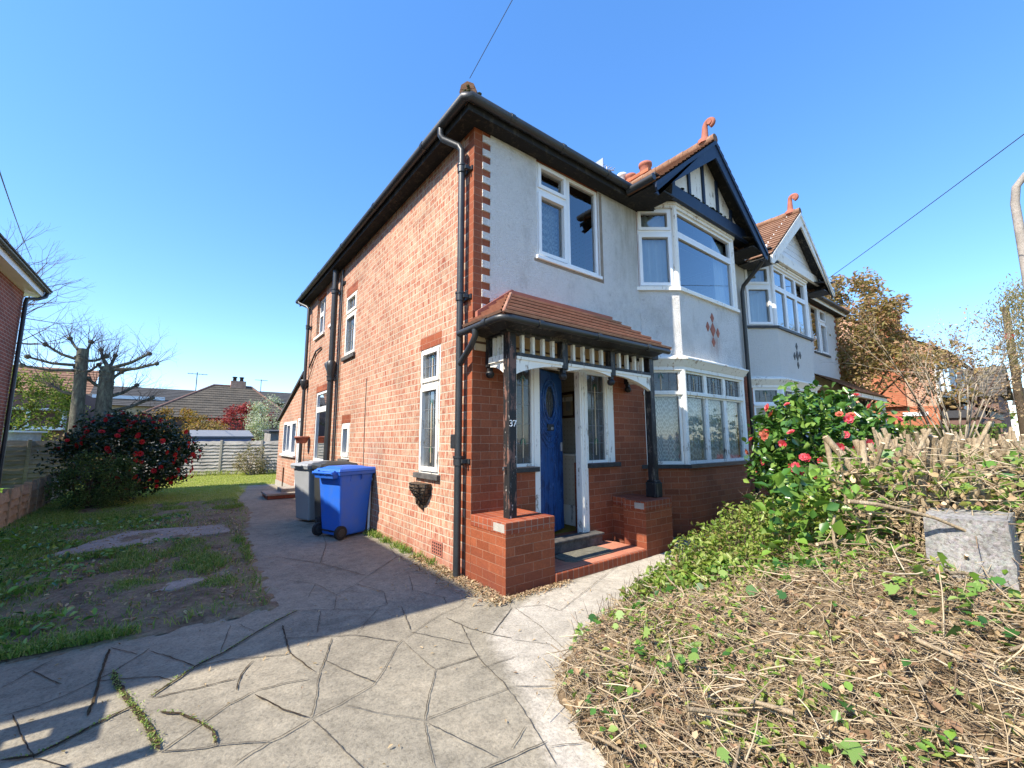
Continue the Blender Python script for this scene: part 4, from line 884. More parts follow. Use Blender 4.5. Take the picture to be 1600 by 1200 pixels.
# ------------------------------------------------------------ porch
mb = MB(); mb.box(0.001, .625, -.61, -.001, -.03, .548); pw = mb.build("porch_pier", "red_facing_brick", H)
mb = MB(); mb.box(-.004, .630, -.615, -.002, .548, .662); mb.build("pier_coping", "red_soldier_brick", pw, bevel=.008)
mb = MB(); mb.box(-.0065, 0, -.60, -.42, .567, .645); mb.build("pale_brick_face", "cement_post", pw)
mb = MB(); mb.box(2.17, 2.75, -.615, -.28, -.03, .548); mb.box(2.30, 2.75, -.28, -.001, -.03, .548); pw = mb.build("porch_pier", "red_facing_brick", H)
mb = MB(); mb.box(2.165, 2.755, -.62, -.28, .548, .662); mb.box(2.295, 2.755, -.28, -.002, .548, .66); mb.build("pier_coping", "red_soldier_brick", pw, bevel=.008)
mb = MB(); mb.box(2.1615, 2.17, -.60, -.46, .567, .64); mb.build("pale_brick_face", "cement_post", pw)
mb = MB(); mb.box(.625, 2.17, -.59, -.001, -.02, .100, 0); mb.box(.625, 2.17, -.625, -.54, -.02, .095, 1); mb.build("porch_step", ("floor_tile", "red_soldier_brick"), H, bevel=.012)
mb = MB(); mb.box(.82, 1.92, -.13, .05, .10, .235); mb.box(.80, 1.94, -.15, .05, .218, .25); mb.build("threshold", "stone_sill", H, bevel=.01)
def post(x, y, z0, w_, name, mat):
    mb = MB(); mb.box(x-w_/2, x+w_/2, y-w_/2, y+w_/2, z0, 2.60); return mb.build(name, mat, H, bevel=.006)
PX0, PX1, PY = .20, 2.66, -.42
lp = post(PX0, PY, .66, .10, "porch_post", "weathered_black")
rp = post(PX1, PY, .66, .10, "porch_post", "black_paint")
mb = MB(); mb.box(PX1-.08, PX1+.08, PY-.08, PY+.08, .662, .86); mb.box(PX1-.07, PX1+.07, PY-.07, PY+.07, .86, .885); mb.build("post_base", "black_paint", rp, bevel=.012)
mb = MB(); y0 = PY-.045; y1 = PY+.045
mb.box(PX0-.10, PX1+.14, y0-.03, y1, 2.555, 2.67, 0); mb.box(PX0-.05, PX0+.045, y1, 0, 2.555, 2.67, 0); mb.box(PX1-.045, PX1+.05, y1, 0, 2.555, 2.67, 0)
mb.build("porch_beam", "black_paint", H, bevel=.006)
mb = MB(); mb.box(-.10, 2.66, -.37, -.03, 2.672, 2.69); mb.build("porch_ceiling", "tan_board", H)
mb = MB(); mb.hexa([(.12, -.50, 2.575), (2.69, -.50, 2.575), (2.69, -.372, 2.575), (.12, -.372, 2.575), (-.08, -.695, 2.625), (2.68, -.695, 2.625), (2.70, -.372, 2.72), (-.08, -.372, 2.72)]); mb.hexa([(.10, -.5, 2.575), (.158, -.5, 2.575), (.158, 0, 2.575), (.10, 0, 2.575), (-.085, -.68, 2.625), (.158, -.5, 2.71), (.158, 0, 2.71), (-.085, 0, 2.625)]); mb.build("porch_fascia", "black_paint", H)
mb = MB(); zg = 2.615
mb.tube([(-.125, .08, zg-.01), (-.125, -.62, zg), (-.11, -.69, zg), (-.065, -.725, zg), (-.01, -.735, zg), (2.62, -.735, zg), (2.68, -.73, zg)], .036, 10)
for x in (.35, 1.25, 2.2): mb.tube([(x-.03, -.735, zg), (x+.03, -.735, zg)], .046, 10)
for y in (-.45,): mb.tube([(-.125, y-.03, zg), (-.125, y+.03, zg)], .046, 10)
mb.tube([(-.125, -.25, zg-.03), (-.125, -.25, zg-.10), (-.11, -.15, zg-.18), (-.09, .11, zg-.34)], .034, 10)
mb.build("porch_gutter", "iron_pipe", H)
ez, tz = 2.645, 3.17
mb = MB()
mb.courses((-.11, -.725, ez), (2.72, -.725, ez), (.53, -.016, tz), (2.36, -.016, tz), 6, .05, 0, 1)
mb.courses((-.11, -.012, ez), (-.11, -.725, ez), (.53, -.016, tz), (.53, -.0161, tz), 6, .05, 0, 1)
mb.courses((2.72, -.725, ez), (2.72, -.012, ez), (2.36, -.0161, tz), (2.36, -.016, tz), 6, .05, 0, 1)
mb.tube([(-.11, -.725, ez+.01), (.53, -.016, tz+.02)], [.022, .022], 6)
pr = mb.build("porch_roof", ("clay_tile", "tile_gap_shade", "tile_edge"), H)
mb = MB(); mb.extrude([(.02, -.018, 2.86), (.50, -.018, 3.21), (.53, -.018, 3.21), (.53, -.018, 3.15), (.02, -.018, 2.79)], (0, -.05, 0)); mb.box(.53, 2.36, -.06, -.016, tz-.01, tz+.035); mb.build("mortar_fillet", "terracotta", pr)
mb = MB(); mb.box(.02, 2.70, -.03, -.001, 2.425, 2.672, 0); mb.box(.02, 2.70, -.036, -.03, 2.50, 2.525, 1); mb.build("porch_lining", ("tan_board", "dark_wood"), H)
# fretwork: rail, spindles, arched braces, drop pendants
UP = [PX0, .965, 1.82, PX1]
mb = MB()
for x in UP[1:3]: mb.box(x-.045, x+.045, y0-.012, y1-.01, 2.24, 2.555)
mb.box(PX0-.04, PX0+.04, -.09, -.02, 2.24, 2.555); mb.box(PX1-.04, PX1+.04, -.09, -.02, 2.24, 2.555)
for a, b in zip(UP[:-1], UP[1:]): mb.box(a+.05, b-.05, y0-.02, y1-.02, 2.312, 2.352)
mb.build("fretwork_rail", "black_paint", H, bevel=.004)
for i, (a, b) in enumerate(zip(UP[:-1], UP[1:])):
    for k in range(4): x = a+.05+(b-a-.10)*(k+.75)/4.5; mb = MB(); mb.box(x-.017, x+.017, PY-.03, PY+.015, 2.352, 2.555); mb.build("spindle", "white_paint", H)
for x in (PX0, PX1):
    for k in range(3): y = PY+.10+k*.085; mb = MB(); mb.box(x-.02, x+.015, y-.017, y+.017, 2.34, 2.555); mb.build("spindle", "white_paint", H)
def brace(a, b, lo_a, lo_b, crown, side=None):
    mb = MB(); top = 2.312; poly = [(a, top), (b, top)]
    for k in range(13):
        t = 1-k/12; z = lo_a+(lo_b-lo_a)*t
        if crown == 'left': z = lo_a+(lo_b-lo_a)*math.sin(t*math.pi/2)**.8
        elif crown == 'right': z = lo_b+(lo_a-lo_b)*math.sin((1-t)*math.pi/2)**.8
        else: z = lo_a+crown*math.sin(t*math.pi)
        poly.append((a+(b-a)*t, z))
    if side is None: mb.extrude([(x, y0-.004, z) for x, z in poly], (0, .05, 0)); mb.box(a, b, y0-.018, y0-.004, 2.28, 2.312)
    else: mb.extrude([(side-.02, x, z) for x, z in poly], (.04, 0, 0)); mb.box(side-.045, side-.02, a, b, 2.27, 2.34)
    return mb.build("arched_brace", "white_paint", H)
brace(PX0+.05, UP[1]-.045, 2.12, 2.255, 'left'); brace(UP[1]+.045, UP[2]-.045, 2.225, 2.225, .05); brace(UP[2]+.045, PX1-.05, 2.255, 2.10, 'right')
brace(PY+.05, -.09, 2.11, 2.235, 'left', PX0); brace(PY+.05, -.09, 2.11, 2.235, 'left', PX1)
for x, y in ((UP[1], PY-.01), (UP[2], PY-.01), (PX0, -.055), (PX1, -.055)):
    mb = MB(); mb.box(x-.025, x+.025, y-.025, y+.025, 2.20, 2.25); mb.lathe([(.02, .0), (.045, -.02), (.05, -.05), (.035, -.08), (.001, -.09)], (x, y, 2.205), 12); mb.build("pendant", "black_paint", H)
# house number on the near post
def text_mesh(body, size, mat, name, parent, loc, rot, depth=.003):
    cu = bpy.data.curves.new(name, 'FONT'); cu.body = body; cu.size = size; cu.extrude = depth; cu.align_x = 'CENTER'; cu.align_y = 'CENTER'
    tmp = bpy.data.objects.new(name+"_src", cu); COL.objects.link(tmp); bpy.context.view_layer.update()
    me = bpy.data.meshes.new_from_object(tmp.evaluated_get(bpy.context.evaluated_depsgraph_get())); bpy.data.objects.remove(tmp); bpy.data.curves.remove(cu)
    me.materials.clear(); me.materials.append(M[mat]); o = bpy.data.objects.new(name, me); COL.objects.link(o)
    if parent is not None: o.parent = parent; loc = Vector(loc)-world_loc(parent)
    o.location = loc; o.rotation_euler = rot; return o
text_mesh("37", .095, "white_plastic", "house_number", lp, (PX0, PY-.052, 1.60), (R(90), 0, 0))
mb = MB(); mb.tube([(PX0-.05, PY, 1.16), (PX0-.085, PY, 1.16), (PX0-.085, PY, 1.13)], .01, 6); mb.build("gate_hook", "black_plastic", lp)

# door screen: jambs, sidelights, door
mb = MB(); jy0, jy1 = .005, .10
F2 = Fr((0, 0, 0), (1, 0, 0), (0, -1, 0))
for a, b, z in ((.90, .985, .235), (1.70, 1.83, .235), (2.26, 2.39, 1.12), (.55, .60, 1.12)): mb.box(a, b, jy0, jy1, z, 2.42)
mb.box(.60, .90, jy0+.001, jy1, 2.36, 2.42); mb.box(.985, 1.70, jy0+.001, jy1, 2.34, 2.42); mb.box(1.83, 2.26, jy0+.001, jy1, 2.36, 2.42)
mb.box(1.725, 1.75, jy0-.012, jy0, .25, 2.34); mb.box(1.78, 1.805, jy0-.012, jy0, .25, 2.34)
mb.build("door_frame", "white_paint", H)
for a, b in ((.60, .90), (1.83, 2.26)): window(H, F2, a, b, 1.12, 2.36, [(0, 1, 0, 1)], .035, -.08, -.02, ("white_paint",), True, (), name="sidelight")
for a, b in ((.50, .93), (1.82, 2.45)): mb = MB(); mb.box(a, b, -.055, .03, 1.06, 1.118); mb.build("sidelight_sill", "black_sill", H, bevel=.006)
# door leaf, ajar on its left hinge
th = R(20); D = Fr((.988, .075, 0), (math.cos(th), math.sin(th), 0), (math.sin(th), -math.cos(th), 0))
mb = MB(); ow = .735; cz, cx, ra, rb = 1.93, .36, .145, .215
# leaf built as a ring of quads round an oval opening
def oval(k, n, sa=1.0): a = 2*math.pi*k/n; return cx+ra*sa*math.cos(a), cz+rb*sa*math.sin(a)
n = 40; zb, zt = .262, 2.335
edge = []
for k in range(n):
    a = 2*math.pi*k/n; c, s_ = math.cos(a), math.sin(a)
    tx = ((ow-cx) if c > 0 else -cx)/c if abs(c) > 1e-6 else 1e9; tz_ = ((zt-cz) if s_ > 0 else (zb-cz))/s_ if abs(s_) > 1e-6 else 1e9
    t = min(tx, tz_); edge.append((cx+c*t, cz+s_*t))
# snap the four corners
for cxy in ((0, zb), (ow, zb), (0, zt), (ow, zt)):
    j = min(range(n), key=lambda q: (edge[q][0]-cxy[0])**2+((edge[q][1]-cxy[1])*.5)**2); edge[j] = cxy
for k in range(n):
    k2 = (k+1) % n; o1, o2 = oval(k, n), oval(k2, n); e1, e2 = edge[k], edge[k2]
    for nn in (0.0, -.045): mb.face([D.p(o1[0], nn, o1[1]), D.p(e1[0], nn, e1[1]), D.p(e2[0], nn, e2[1]), D.p(o2[0], nn, o2[1])])
    mb.face([D.p(o1[0], 0, o1[1]), D.p(o2[0], 0, o2[1]), D.p(o2[0], -.045, o2[1]), D.p(o1[0], -.045, o1[1])]); mb.face([D.p(e1[0], 0, e1[1]), D.p(e2[0], 0, e2[1]), D.p(e2[0], -.045, e2[1]), D.p(e1[0], -.045, e1[1])])
for sa, r_ in ((1.03, .018), (1.38, .014)): mb.tube([D.p(*(lambda q: (q[0], .006, q[1]))(oval(k, 36, sa))) for k in range(37)], r_, 6, caps=False)
for k in range(5):  # carved swags under the oval
    zz = cz-.30-k*.055; mb.tube([D.p(cx+u*.30, .003, zz+.12*u*u*2.2-(.02*k)) for u in [i/10-1 for i in range(21)] if 0.02 < cx+u*.30 < ow-.02], .010, 6)
for x in (.09, .19, .29, .43, .53, .62): mb.lbox(D, x-.004, x+.004, .0, .005, zb+.03, 1.38)
dr = mb.build("front_door", "blue_door_paint", H)
g_ = MB(); g_.face([D.p(*(lambda q: (q[0], -.02, q[1]))(oval(k, n))) for k in range(n)]); g_.build("oval_pane", "leaded_glass", dr)
g_ = MB()
for x in (-.07, 0, .07): hh = rb*math.sqrt(1-(x/ra)**2); g_.lbox(D, cx+x-.003, cx+x+.003, -.018, -.012, cz-hh, cz+hh)
g_.lbox(D, cx-ra*.9, cx+ra*.9, -.018, -.012, cz-.05, cz-.044); g_.lbox(D, cx-.03, cx+.03, -.016, -.010, cz+.02, cz+.09); g_.build("leading", "lead_strip", dr)
g_ = MB(); g_.lbox(D, cx-.085, cx+.085, .002, .02, 1.555, 1.635, 0); g_.lbox(D, cx+.0, cx+.06, .02, .024, 1.565, 1.60, 1); g_.build("letterbox", ("black_plastic", "aerial_metal"), dr, bevel=.004)
g_ = MB(); g_.lathe([(.001, 0), (.022, .005), (.026, .02), (.015, .04)], (0, 0, 0), 10)
lk = MB(); lk.lbox(D, ow-.07, ow-.02, .0, .015, 1.28, 1.40); lk.build("door_handle", "aerial_metal", dr, bevel=.004)
# hall cupboard behind the jamb
mb = MB(); mb.box(2.04, 2.42, .45, .95, .50, 1.20, 0); mb.box(2.02, 2.42, .43, .97, 1.20, 1.225, 1); mb.box(2.02, 2.42, .43, .97, .22, .50, 1); mb.build("hall_cupboard", ("wallpaper", "white_paint"), H)
mb = MB(); fr3 = Fr((2.45, 0, 0), (0, 1, 0), (-1, 0, 0))
mb.ring(fr3, .80, 1.12, 1.78, 2.20, .04, .002, .03, 0); mb.lbox(fr3, .84, 1.08, .003, .012, 1.82, 2.16, 1); mb.lbox(fr3, .91, 1.01, .012, .014, 1.90, 2.08, 2)
tag(mb.build("picture_frame", ("dark_wood", "tan_board", "cement_post")), "small dark framed picture hanging on hall wallpaper beyond the open blue door", "picture")

# ------------------------------------------------------------ neighbour house: the mirror half
MIRROR[0] = 2*W
N_ = house_shell(False)
mb = MB(); mb.courses((-.2, -1.0, 2.55), (2.9, -1.0, 2.55), (.2, -.01, 3.15), (2.95, -.01, 3.15), 8, .03); mb.courses((-.2, -.01, 2.55), (-.2, -1.0, 2.55), (.2, -.01, 3.15), (.2, -.011, 3.15), 8, .03); mb.build("porch_roof", "brown_tile", N_)
mb = MB(); mb.box(-.1, .0, -.9, -.8, 0, 2.55); mb.box(2.7, 2.8, -.9, -.8, 0, 2.55); mb.box(-.15, 2.85, -.95, -.85, 2.45, 2.55); mb.build("porch_frame", "white_paint", N_)
mb = MB(); mb.lbox(FRONT, .55, 2.39, -.2, -.1, .22, 2.42); mb.build("porch_door", "brown_wall", N_)
mb = MB(); mb.tube([(4.55-1.75, -.70, 5.35), (4.55-1.9, -.72, 5.40)], .03, 6); mb.tube([(4.55-1.62, -.55, 5.36), (4.55-1.2, -.60, 5.33)], .014, 6); mb.build("cable_bracket", "iron_pipe", N_)
MIRROR[0] = None
# curtains
bay = [segfr(BA, BB), segfr(BB, BC), segfr(BC, BD)]
curtain(bay[0][0], .08, .60, 3.86, 5.17, -.16, "curtain_cloth", "pale blue gathered curtain in the narrow left light of the upper bay window", .03, .10, group=None)
curtain(bay[1][0], 1.50, 1.98, 3.86, 5.17, -.18, "curtain_cloth", "pale curtain drawn to the right end of the big upper bay window pane", .03, .10)
curtain(bay[0][0], .05, .62, 1.07, 2.14, -.14, "lace_net", "diamond pattern lace net in the left light of the lower bay window", .008, .2, "net_curtain")
for k in range(3):
    curtain(bay[1][0], .05+k*.635, .05+k*.635+.60, 1.07, 2.14, -.16, "lace_net", ("lace net gathered behind the lower bay front light nearest the porch", "lace net behind the middle front light of the lower bay window", "lace net behind the lower bay front light nearest the black downpipe")[k], .03, .09, "net_curtain", "net curtains of the lower bay")
curtain(FRONT, .99, 1.50, 3.82, 4.70, -.16, "lace_net", "dim net curtain in the left side of the front bedroom window", .01, .07, "net_curtain")
MIRROR[0] = 2*W
curtain(bay[2][0], .06, .60, 3.86, 5.17, -.16, "curtain_cloth", "white gathered curtain in the left light of the white house bay", .03, .10)
curtain(bay[1][0], .06, .55, 3.86, 5.17, -.2, "curtain_cloth", "white curtain at the far end of the white house upper bay", .03, .10)
MIRROR[0] = None
# ------------------------------------------------------------ house on the left
LX = -6.1
LH = thing("detached_house", "dark red brick house at the left edge with white eaves and a black corner downpipe", "house", (-10, 6, 0))
mb = MB(); mb.box(-15, LX, -.02, 12.4, 0, 5.3); mb.build("wall", "dark_red_brick", LH)
mb = MB(); mb.box(-15.3, LX+.30, -.32, 12.72, 5.30, 5.325); mb.box(LX+.28, LX+.30, -.32, 12.72, 5.325, 5.50); mb.box(-15.3, LX+.28, 12.70, 12.72, 5.325, 5.50); mb.box(-15.3, LX+.28, -.32, -.30, 5.325, 5.50); mb.build("eaves_board", "white_plastic", LH)
mb = MB(); mb.tube([(LX+.36, -.35, 5.49), (LX+.36, 12.80, 5.49)], .055, 10); mb.tube([(LX+.36, 12.7, 5.46), (LX+.34, 12.66, 5.33), (LX+.24, 12.5, 5.21), (LX+.075, 12.34, 5.14), (LX+.075, 12.3, 5.0), (LX+.075, 12.3, 0)], .045, 10); mb.build("downpipe", "black_plastic", LH)
mb = MB(); z0 = 5.50; rz_ = z0+4.8*math.tan(R(33))
mb.courses((LX+.40, -.38, z0), (LX+.40, 12.8, z0), (-10.55, 4.7, rz_), (-10.55, 8, rz_), 18, .04); mb.courses((-15.4, 12.8, z0), (LX+.4, 12.8, z0), (-10.55, 8, rz_), (-10.54, 8, rz_), 18, .04); mb.courses((-15.4, -.38, z0), (LX+.4, -.38, z0), (-10.55, 4.7, rz_), (-10.54, 4.7, rz_), 18, .04); mb.courses((-15.4, -.38, z0), (-15.4, 12.8, z0), (-10.55, 4.7, rz_), (-10.55, 8, rz_), 18, .04)
for k in range(43): y = -.33+k*.305; mb.box(LX+.30, LX+.44, y+.02, y+.285, z0-.005, z0+.035)
mb.build("roof", "grey_tile", LH)

# ------------------------------------------------------------ wheelie bins
def wheelie_bin(mat, label, loc, rz, s=1.0):
    t = thing("wheelie_bin", label, "wheelie bin", loc, rz, "wheelie bins by the side wall")
    def hexb(mb, b, z0, tp, z1, m=0):
        mb.hexa([(b[0]*s, b[2]*s, z0*s), (b[1]*s, b[2]*s, z0*s), (b[1]*s, b[3]*s, z0*s), (b[0]*s, b[3]*s, z0*s), (tp[0]*s, tp[2]*s, z1*s), (tp[1]*s, tp[2]*s, z1*s), (tp[1]*s, tp[3]*s, z1*s), (tp[0]*s, tp[3]*s, z1*s)], m)
    mb = MB(); hexb(mb, (-.24, .24, -.225, .225), .03, (-.31, .31, -.275, .275), .96)
    mb.build("body", mat, t, bevel=.025, local=True)
    mb = MB(); hexb(mb, (-.335, .345, -.30, .30), .945, (-.345, .355, -.31, .31), .995)
    for y in (-.09, .06): mb.box((.05)*s, (.07)*s, (-.315)*s, (-.30)*s, .87*s, .945*s)
    hexb(mb, (-.12, -.105, -.272, -.262), .845, (-.12, -.105, -.285, -.27), .945); hexb(mb, (.06, .075, -.272, -.262), .845, (.06, .075, -.285, -.27), .945)
    mb.build("rim", mat, t, bevel=.01, local=True)
    mb = MB(); hexb(mb, (-.36, .37, -.315, .315), .998, (-.33, .34, -.29, .29), 1.045); hexb(mb, (-.30, .25, -.24, .24), 1.045, (-.22, .15, -.17, .17), 1.075); hexb(mb, (.36, .405, -.16, .16), 1.0, (.36, .40, -.15, .15), 1.02)
    mb.build("lid", mat, t, bevel=.014, local=True)
    mb = MB(); mb.tube([(-.43*s, -.24*s, .985*s), (-.43*s, .24*s, .985*s)], .02*s, 8)
    for y in (-.24, -.08, .08, .24): hexb(mb, (-.44, -.30, y-.014, y+.014), .96, (-.44, -.30, y-.014, y+.014), 1.005)
    for y in (-.2, .2): mb.tube([(-.39*s, (y-.05)*s, 1.0*s), (-.39*s, (y+.05)*s, 1.0*s)], .024*s, 8)
    hexb(mb, (-.40, -.30, -.22, .22), .90, (-.42, -.30, -.25, .25), .965)
    mb.build("handle", mat, t, bevel=.006, local=True)
    mb = MB(); mb.tube([(-.26*s, -.29*s, .10*s), (-.26*s, .29*s, .10*s)], .012*s, 8); mb.build("axle", "rubber", t, local=True)
    for y in (-.275, .275):
        def ring_(r_out, w_): return [(-.26*s, (y-w_)*s, .10*s), (-.26*s, (y-w_*.8)*s, .10*s), (-.26*s, (y+w_*.8)*s, .10*s), (-.26*s, (y+w_)*s, .10*s)], [r_out*s*.93, r_out*s, r_out*s, r_out*s*.93]
        mb = MB(); p, r_ = ring_(.10, .028); mb.tube(p, r_, 22, smooth=False); wh = mb.build("wheel", "rubber", t, local=True)
        mb = MB(); p, r_ = ring_(.062, .031); mb.tube(p, r_, 16, smooth=False)
        for k in range(6): a = k*math.pi/3; mb.box((-.26+.04*math.cos(a)-.008)*s, (-.26+.04*math.cos(a)+.008)*s, (y-.036)*s, (y+.036)*s, (.10+.04*math.sin(a)-.008)*s, (.10+.04*math.sin(a)+.008)*s)
        mb.build("wheel_hub", "iron_pipe", wh, local=True)
    return t
wheelie_bin("blue_bin_plastic", "bright blue wheelie bin with closed lid standing nearest the camera", (-.40, 3.02, 0), R(20), .97)
wheelie_bin("grey_bin_plastic", "pale grey wheelie bin standing behind the blue one", (-.46, 4.62, 0), R(196), .98)
wheelie_bin("dark_bin_plastic", "black wheelie bin squeezed against the wall behind the blue bin", (-.34, 3.93, 0), R(88), 1.0)

# hanging wire basket and wall pot
hb = thing("wall_basket", "dead brown wire hanging basket fixed under the leaded hall window", "wall basket", (0, 1.08, .84))
mb = MB(); vs = []; nn, mm_ = 14, 7
for i in range(nn+1):
    a = math.pi*i/nn
    for j in range(mm_+1):
        t = j/mm_; r_ = .19*math.cos(t*math.pi/2*.92)*(1+.12*math.sin(i*2.1+j)); vs.append((-abs(math.sin(a))*r_*.95-.004, 1.08+math.cos(a)*r_, .90-t*.27-(.06 if t > .6 and i < 5 else 0)))
mb.add(vs, [(i*(mm_+1)+j, (i+1)*(mm_+1)+j, (i+1)*(mm_+1)+j+1, i*(mm_+1)+j+1) for i in range(nn) for j in range(mm_)], 0, True); mb.add([vs[i*(mm_+1)] for i in range(nn+1)], [range(nn+1)])
mb.build("liner", "basket_fibre", hb)
mb = MB()
for j in range(0, mm_, 1): mb.tube([Vector(vs[i*(mm_+1)+j])+Vector((-.006, 0, 0)) for i in range(nn+1)], .0035, 5)
for i in range(0, nn+1, 2): mb.tube([Vector(vs[i*(mm_+1)+j])+Vector((-.006, 0, 0)) for j in range(mm_+1)], .0035, 5)
mb.build("wire_frame", "rubber", hb)
mb = MB(); mb.lathe([(.001, 0), (.10, 0), (.125, .03), (.15, .13), (.165, .13), (.165, .17), (.145, .17), (.11, .10), (.001, .09)], (-.17, 7.55, 1.36), 18)
tag(mb.build("wall_pot", "terracotta"), "small terracotta bowl pot fixed to the side wall beside the rear downpipe", "plant pot")
mb = MB(); mb.extrude([(.98, -.30, .101), (1.0, -.16, .101), (1.72, -.16, .101), (1.76, -.22, .101), (1.76, -.42, .101), (1.70, -.48, .101), (1.05, -.48, .101), (.98, -.40, .101)], (0, 0, .012))
tag(mb.build("doormat", "mat_fibre"), "worn grey-green doormat on the tiled porch step", "doormat")

# ------------------------------------------------------------ fences and sheds
def lap_fence(p, q, h, name, label, mat, posts, pmat, step=.14, group=None, hpost=.06, z=0.0, wavy=.02, pw_=.09):
    p = Vector((*p, z)); q = Vector((*q, z)); d = q-p; ln = d.length; d.normalize(); nrm = Vector((d.y, -d.x, 0))
    t = thing(name, label, "fence", tuple(p), 0, group); fr = Fr(p, d, nrm)
    stops = [0]+[x*ln for x in posts]+[ln]
    for a, b in zip(stops[:-1], stops[1:]):
        mb = MB(); k = int(h/step)
        for i in range(k):
            z0 = .04+i*(h-.04)/k; z1 = z0+(h-.04)/k+.02; segs = 10; vs = []
            for j in range(segs+1):
                x = a+.03+(b-a-.06)*j/segs; w1 = rnd.uniform(-wavy, wavy); vs += [fr.p(x, .040, z0+w1), fr.p(x, .004, z1+rnd.uniform(-wavy, wavy))]
            mb.add(vs, [(2*j, 2*j+2, 2*j+3, 2*j+1) for j in range(segs)])
            mb.add([v-nrm*.014 for v in vs], [(2*j+1, 2*j+3, 2*j+2, 2*j) for j in range(segs)])
        mb.build("fence_panel", mat, t)
    for x in stops:
        mb = MB(); mb.lbox(fr, x-pw_/2, x+pw_/2, -.06, .05, -.05, h+hpost); mb.build("fence_post", pmat, t, bevel=.008)
    return t
lap_fence((-4.6, 18.9), (3.2, 16.3), 1.38, "timber_fence", "weathered grey lap panel fence with concrete posts across the end of the lawn", "grey_timber", [.26, .435, .617, .80], "cement_post", .135)
lap_fence((-12, 15.0), (-5.0, 15.9), 1.42, "timber_fence", "shaded grey lap fence behind the neighbouring lawn at far left", "shaded_timber", [.25, .55, .82], "shaded_timber", .14)
lap_fence((-4.55, 3.2), (-5.05, 15.0), .60, "boundary_fence", "low brown timber fence running beside the left verge", "brown_timber", [x_/16 for x_ in range(1, 16)], "brown_timber", .15, pw_=.06)
# made-up timber panels beyond the frame, shaped to throw the slotted shadow bottom left
gt = thing("shadow_caster", "unseen timber panels and post added beyond the left edge to cast a slotted shadow", "shadow caster", (-4.3, -.3, 0))
mb = MB(); xg = -4.3
y_ = -.47
mb.box(xg-.04, xg+.04, y_-.40, y_, 0, .82); mb.box(xg-.04, xg+.04, y_-.40, y_-.22, .82, 1.60); mb.box(xg-.04, xg+.04, y_-.14, y_, .82, 1.60); mb.box(xg-.04, xg+.04, y_-.22, y_-.14, 1.12, 1.24); mb.box(xg-.04, xg+.04, y_-.22, y_-.14, 1.48, 1.60)
mb.build("caster_panel", "brown_timber", gt)
mb = MB(); mb.box(xg-.05, xg+.05, -1.65, -1.0, 0, 1.52); mb.build("caster_panel", "brown_timber", gt)
mb = MB(); mb.box(xg-.07, xg+.07, -1.16, -1.07, 0, 1.80); mb.build("caster_post", "brown_timber", gt)
def shed(name, label, x0, x1, y0, y1, h, mat, roofmat, over=.12, slope=.12):
    t = thing(name, label, "shed", ((x0+x1)/2, y0, 0))
    mb = MB(); mb.hexa([(x0, y0, 0), (x1, y0, 0), (x1, y1, 0), (x0, y1, 0), (x0, y0, h), (x1, y0, h), (x1, y1, h+slope), (x0, y1, h+slope)]); mb.build("wall", mat, t)
    mb = MB(); mb.hexa([(x0-over, y0-over, h), (x1+over, y0-over, h), (x1+over, y1+over, h+slope), (x0-over, y1+over, h+slope), (x0-over, y0-over, h+.07), (x1+over, y0-over, h+.07), (x1+over, y1+over, h+slope+.07), (x0-over, y1+over, h+slope+.07)]); mb.build("roof", roofmat, t)
    return t
sh = shed("garden_shed", "low blue shed with grey felt roof behind the lawn fence", -2.2, .05, 19.8, 21.8, 1.55, "blue_board", "grey_felt", .1, .32)
shed("garden_shed", "grey timber hut with black roof behind the lawn fence beside the lean-to", .75, 2.6, 19.0, 21, 1.80, "shed_timber", "grey_roof_felt", .08, .1)
sh2 = shed("garden_shed", "pale garage with white roof edge beyond the shaded left fence", -14, -7.55, 19.5, 24, 1.75, "grey_timber", "white_plastic", .15, .05)
mb = MB(); mb.box(-3.0, -2.3, 19.0, 19.05, 0, 1.5); tag(mb.build("timber_board", "tan_board"), "yellowish board standing behind the lawn fence left of the blue shed", "board")

# ------------------------------------------------------------ far houses over the back fence
bg = thing("bungalow", "brown tiled hipped bungalow with one chimney behind the red bush", "bungalow", (0, 42, 0))
mb = MB(); mb.box(-4.9, 5.0, 39.3, 47, 0, 3.25); mb.build("wall", "brown_wall", bg)
mb = MB(); e0 = 3.25; pts = [(-5.6, 38.8, e0), (5.4, 38.8, e0), (5.4, 47.6, e0), (-5.6, 47.6, e0)]; ra_, rb_ = (-.7, 43.2, 6.45), (2.2, 43.2, 6.45)
mb.courses(pts[0], pts[1], ra_, rb_, 14, .05); mb.courses(pts[1], pts[2], rb_, (2.21, 43.2, 6.45), 14, .05); mb.courses(pts[3], pts[0], ra_, (-.71, 43.2, 6.45), 14, .05); mb.courses(pts[3], pts[2], ra_, rb_, 14, .05)
rfb = mb.build("roof", "grey_tile", bg)
mb = MB(); mb.tube([ra_, rb_], .12, 6)
for p in (pts[0], pts[1]): mb.tube([p, ra_ if p[0] < 0 else rb_], .12, 6)
mb.build("ridge_tiles", "terracotta" if False else "brown_wall", rfb)
mb = MB(); mb.box(.55, 1.75, 42.9, 43.7, 6.1, 6.95); cc_ = mb.build("chimney", "pale_brick", rfb)
mb = MB()
for x in (.85, 1.4): mb.lathe([(.16, 0), (.14, .3), (.2, .32), (.2, .42), (.05, .42)], (x, 43.3, 6.95), 10)
mb.build("chimney_pot", "rubber", cc_)
mb = MB(); mb.box(-1.5, 0.5, 39.2, 39.31, 2.2, 3.1); mb.build("window_frame", "white_plastic", bg); mb = MB(); mb.box(-1.4, .4, 39.18, 39.205, 2.3, 3.0); mb.build("pane", "window_glass", bg)
bk = thing("terraced_house", "long grey roofed pale house behind the bungalow on the left", "house", (-5, 60, 0))
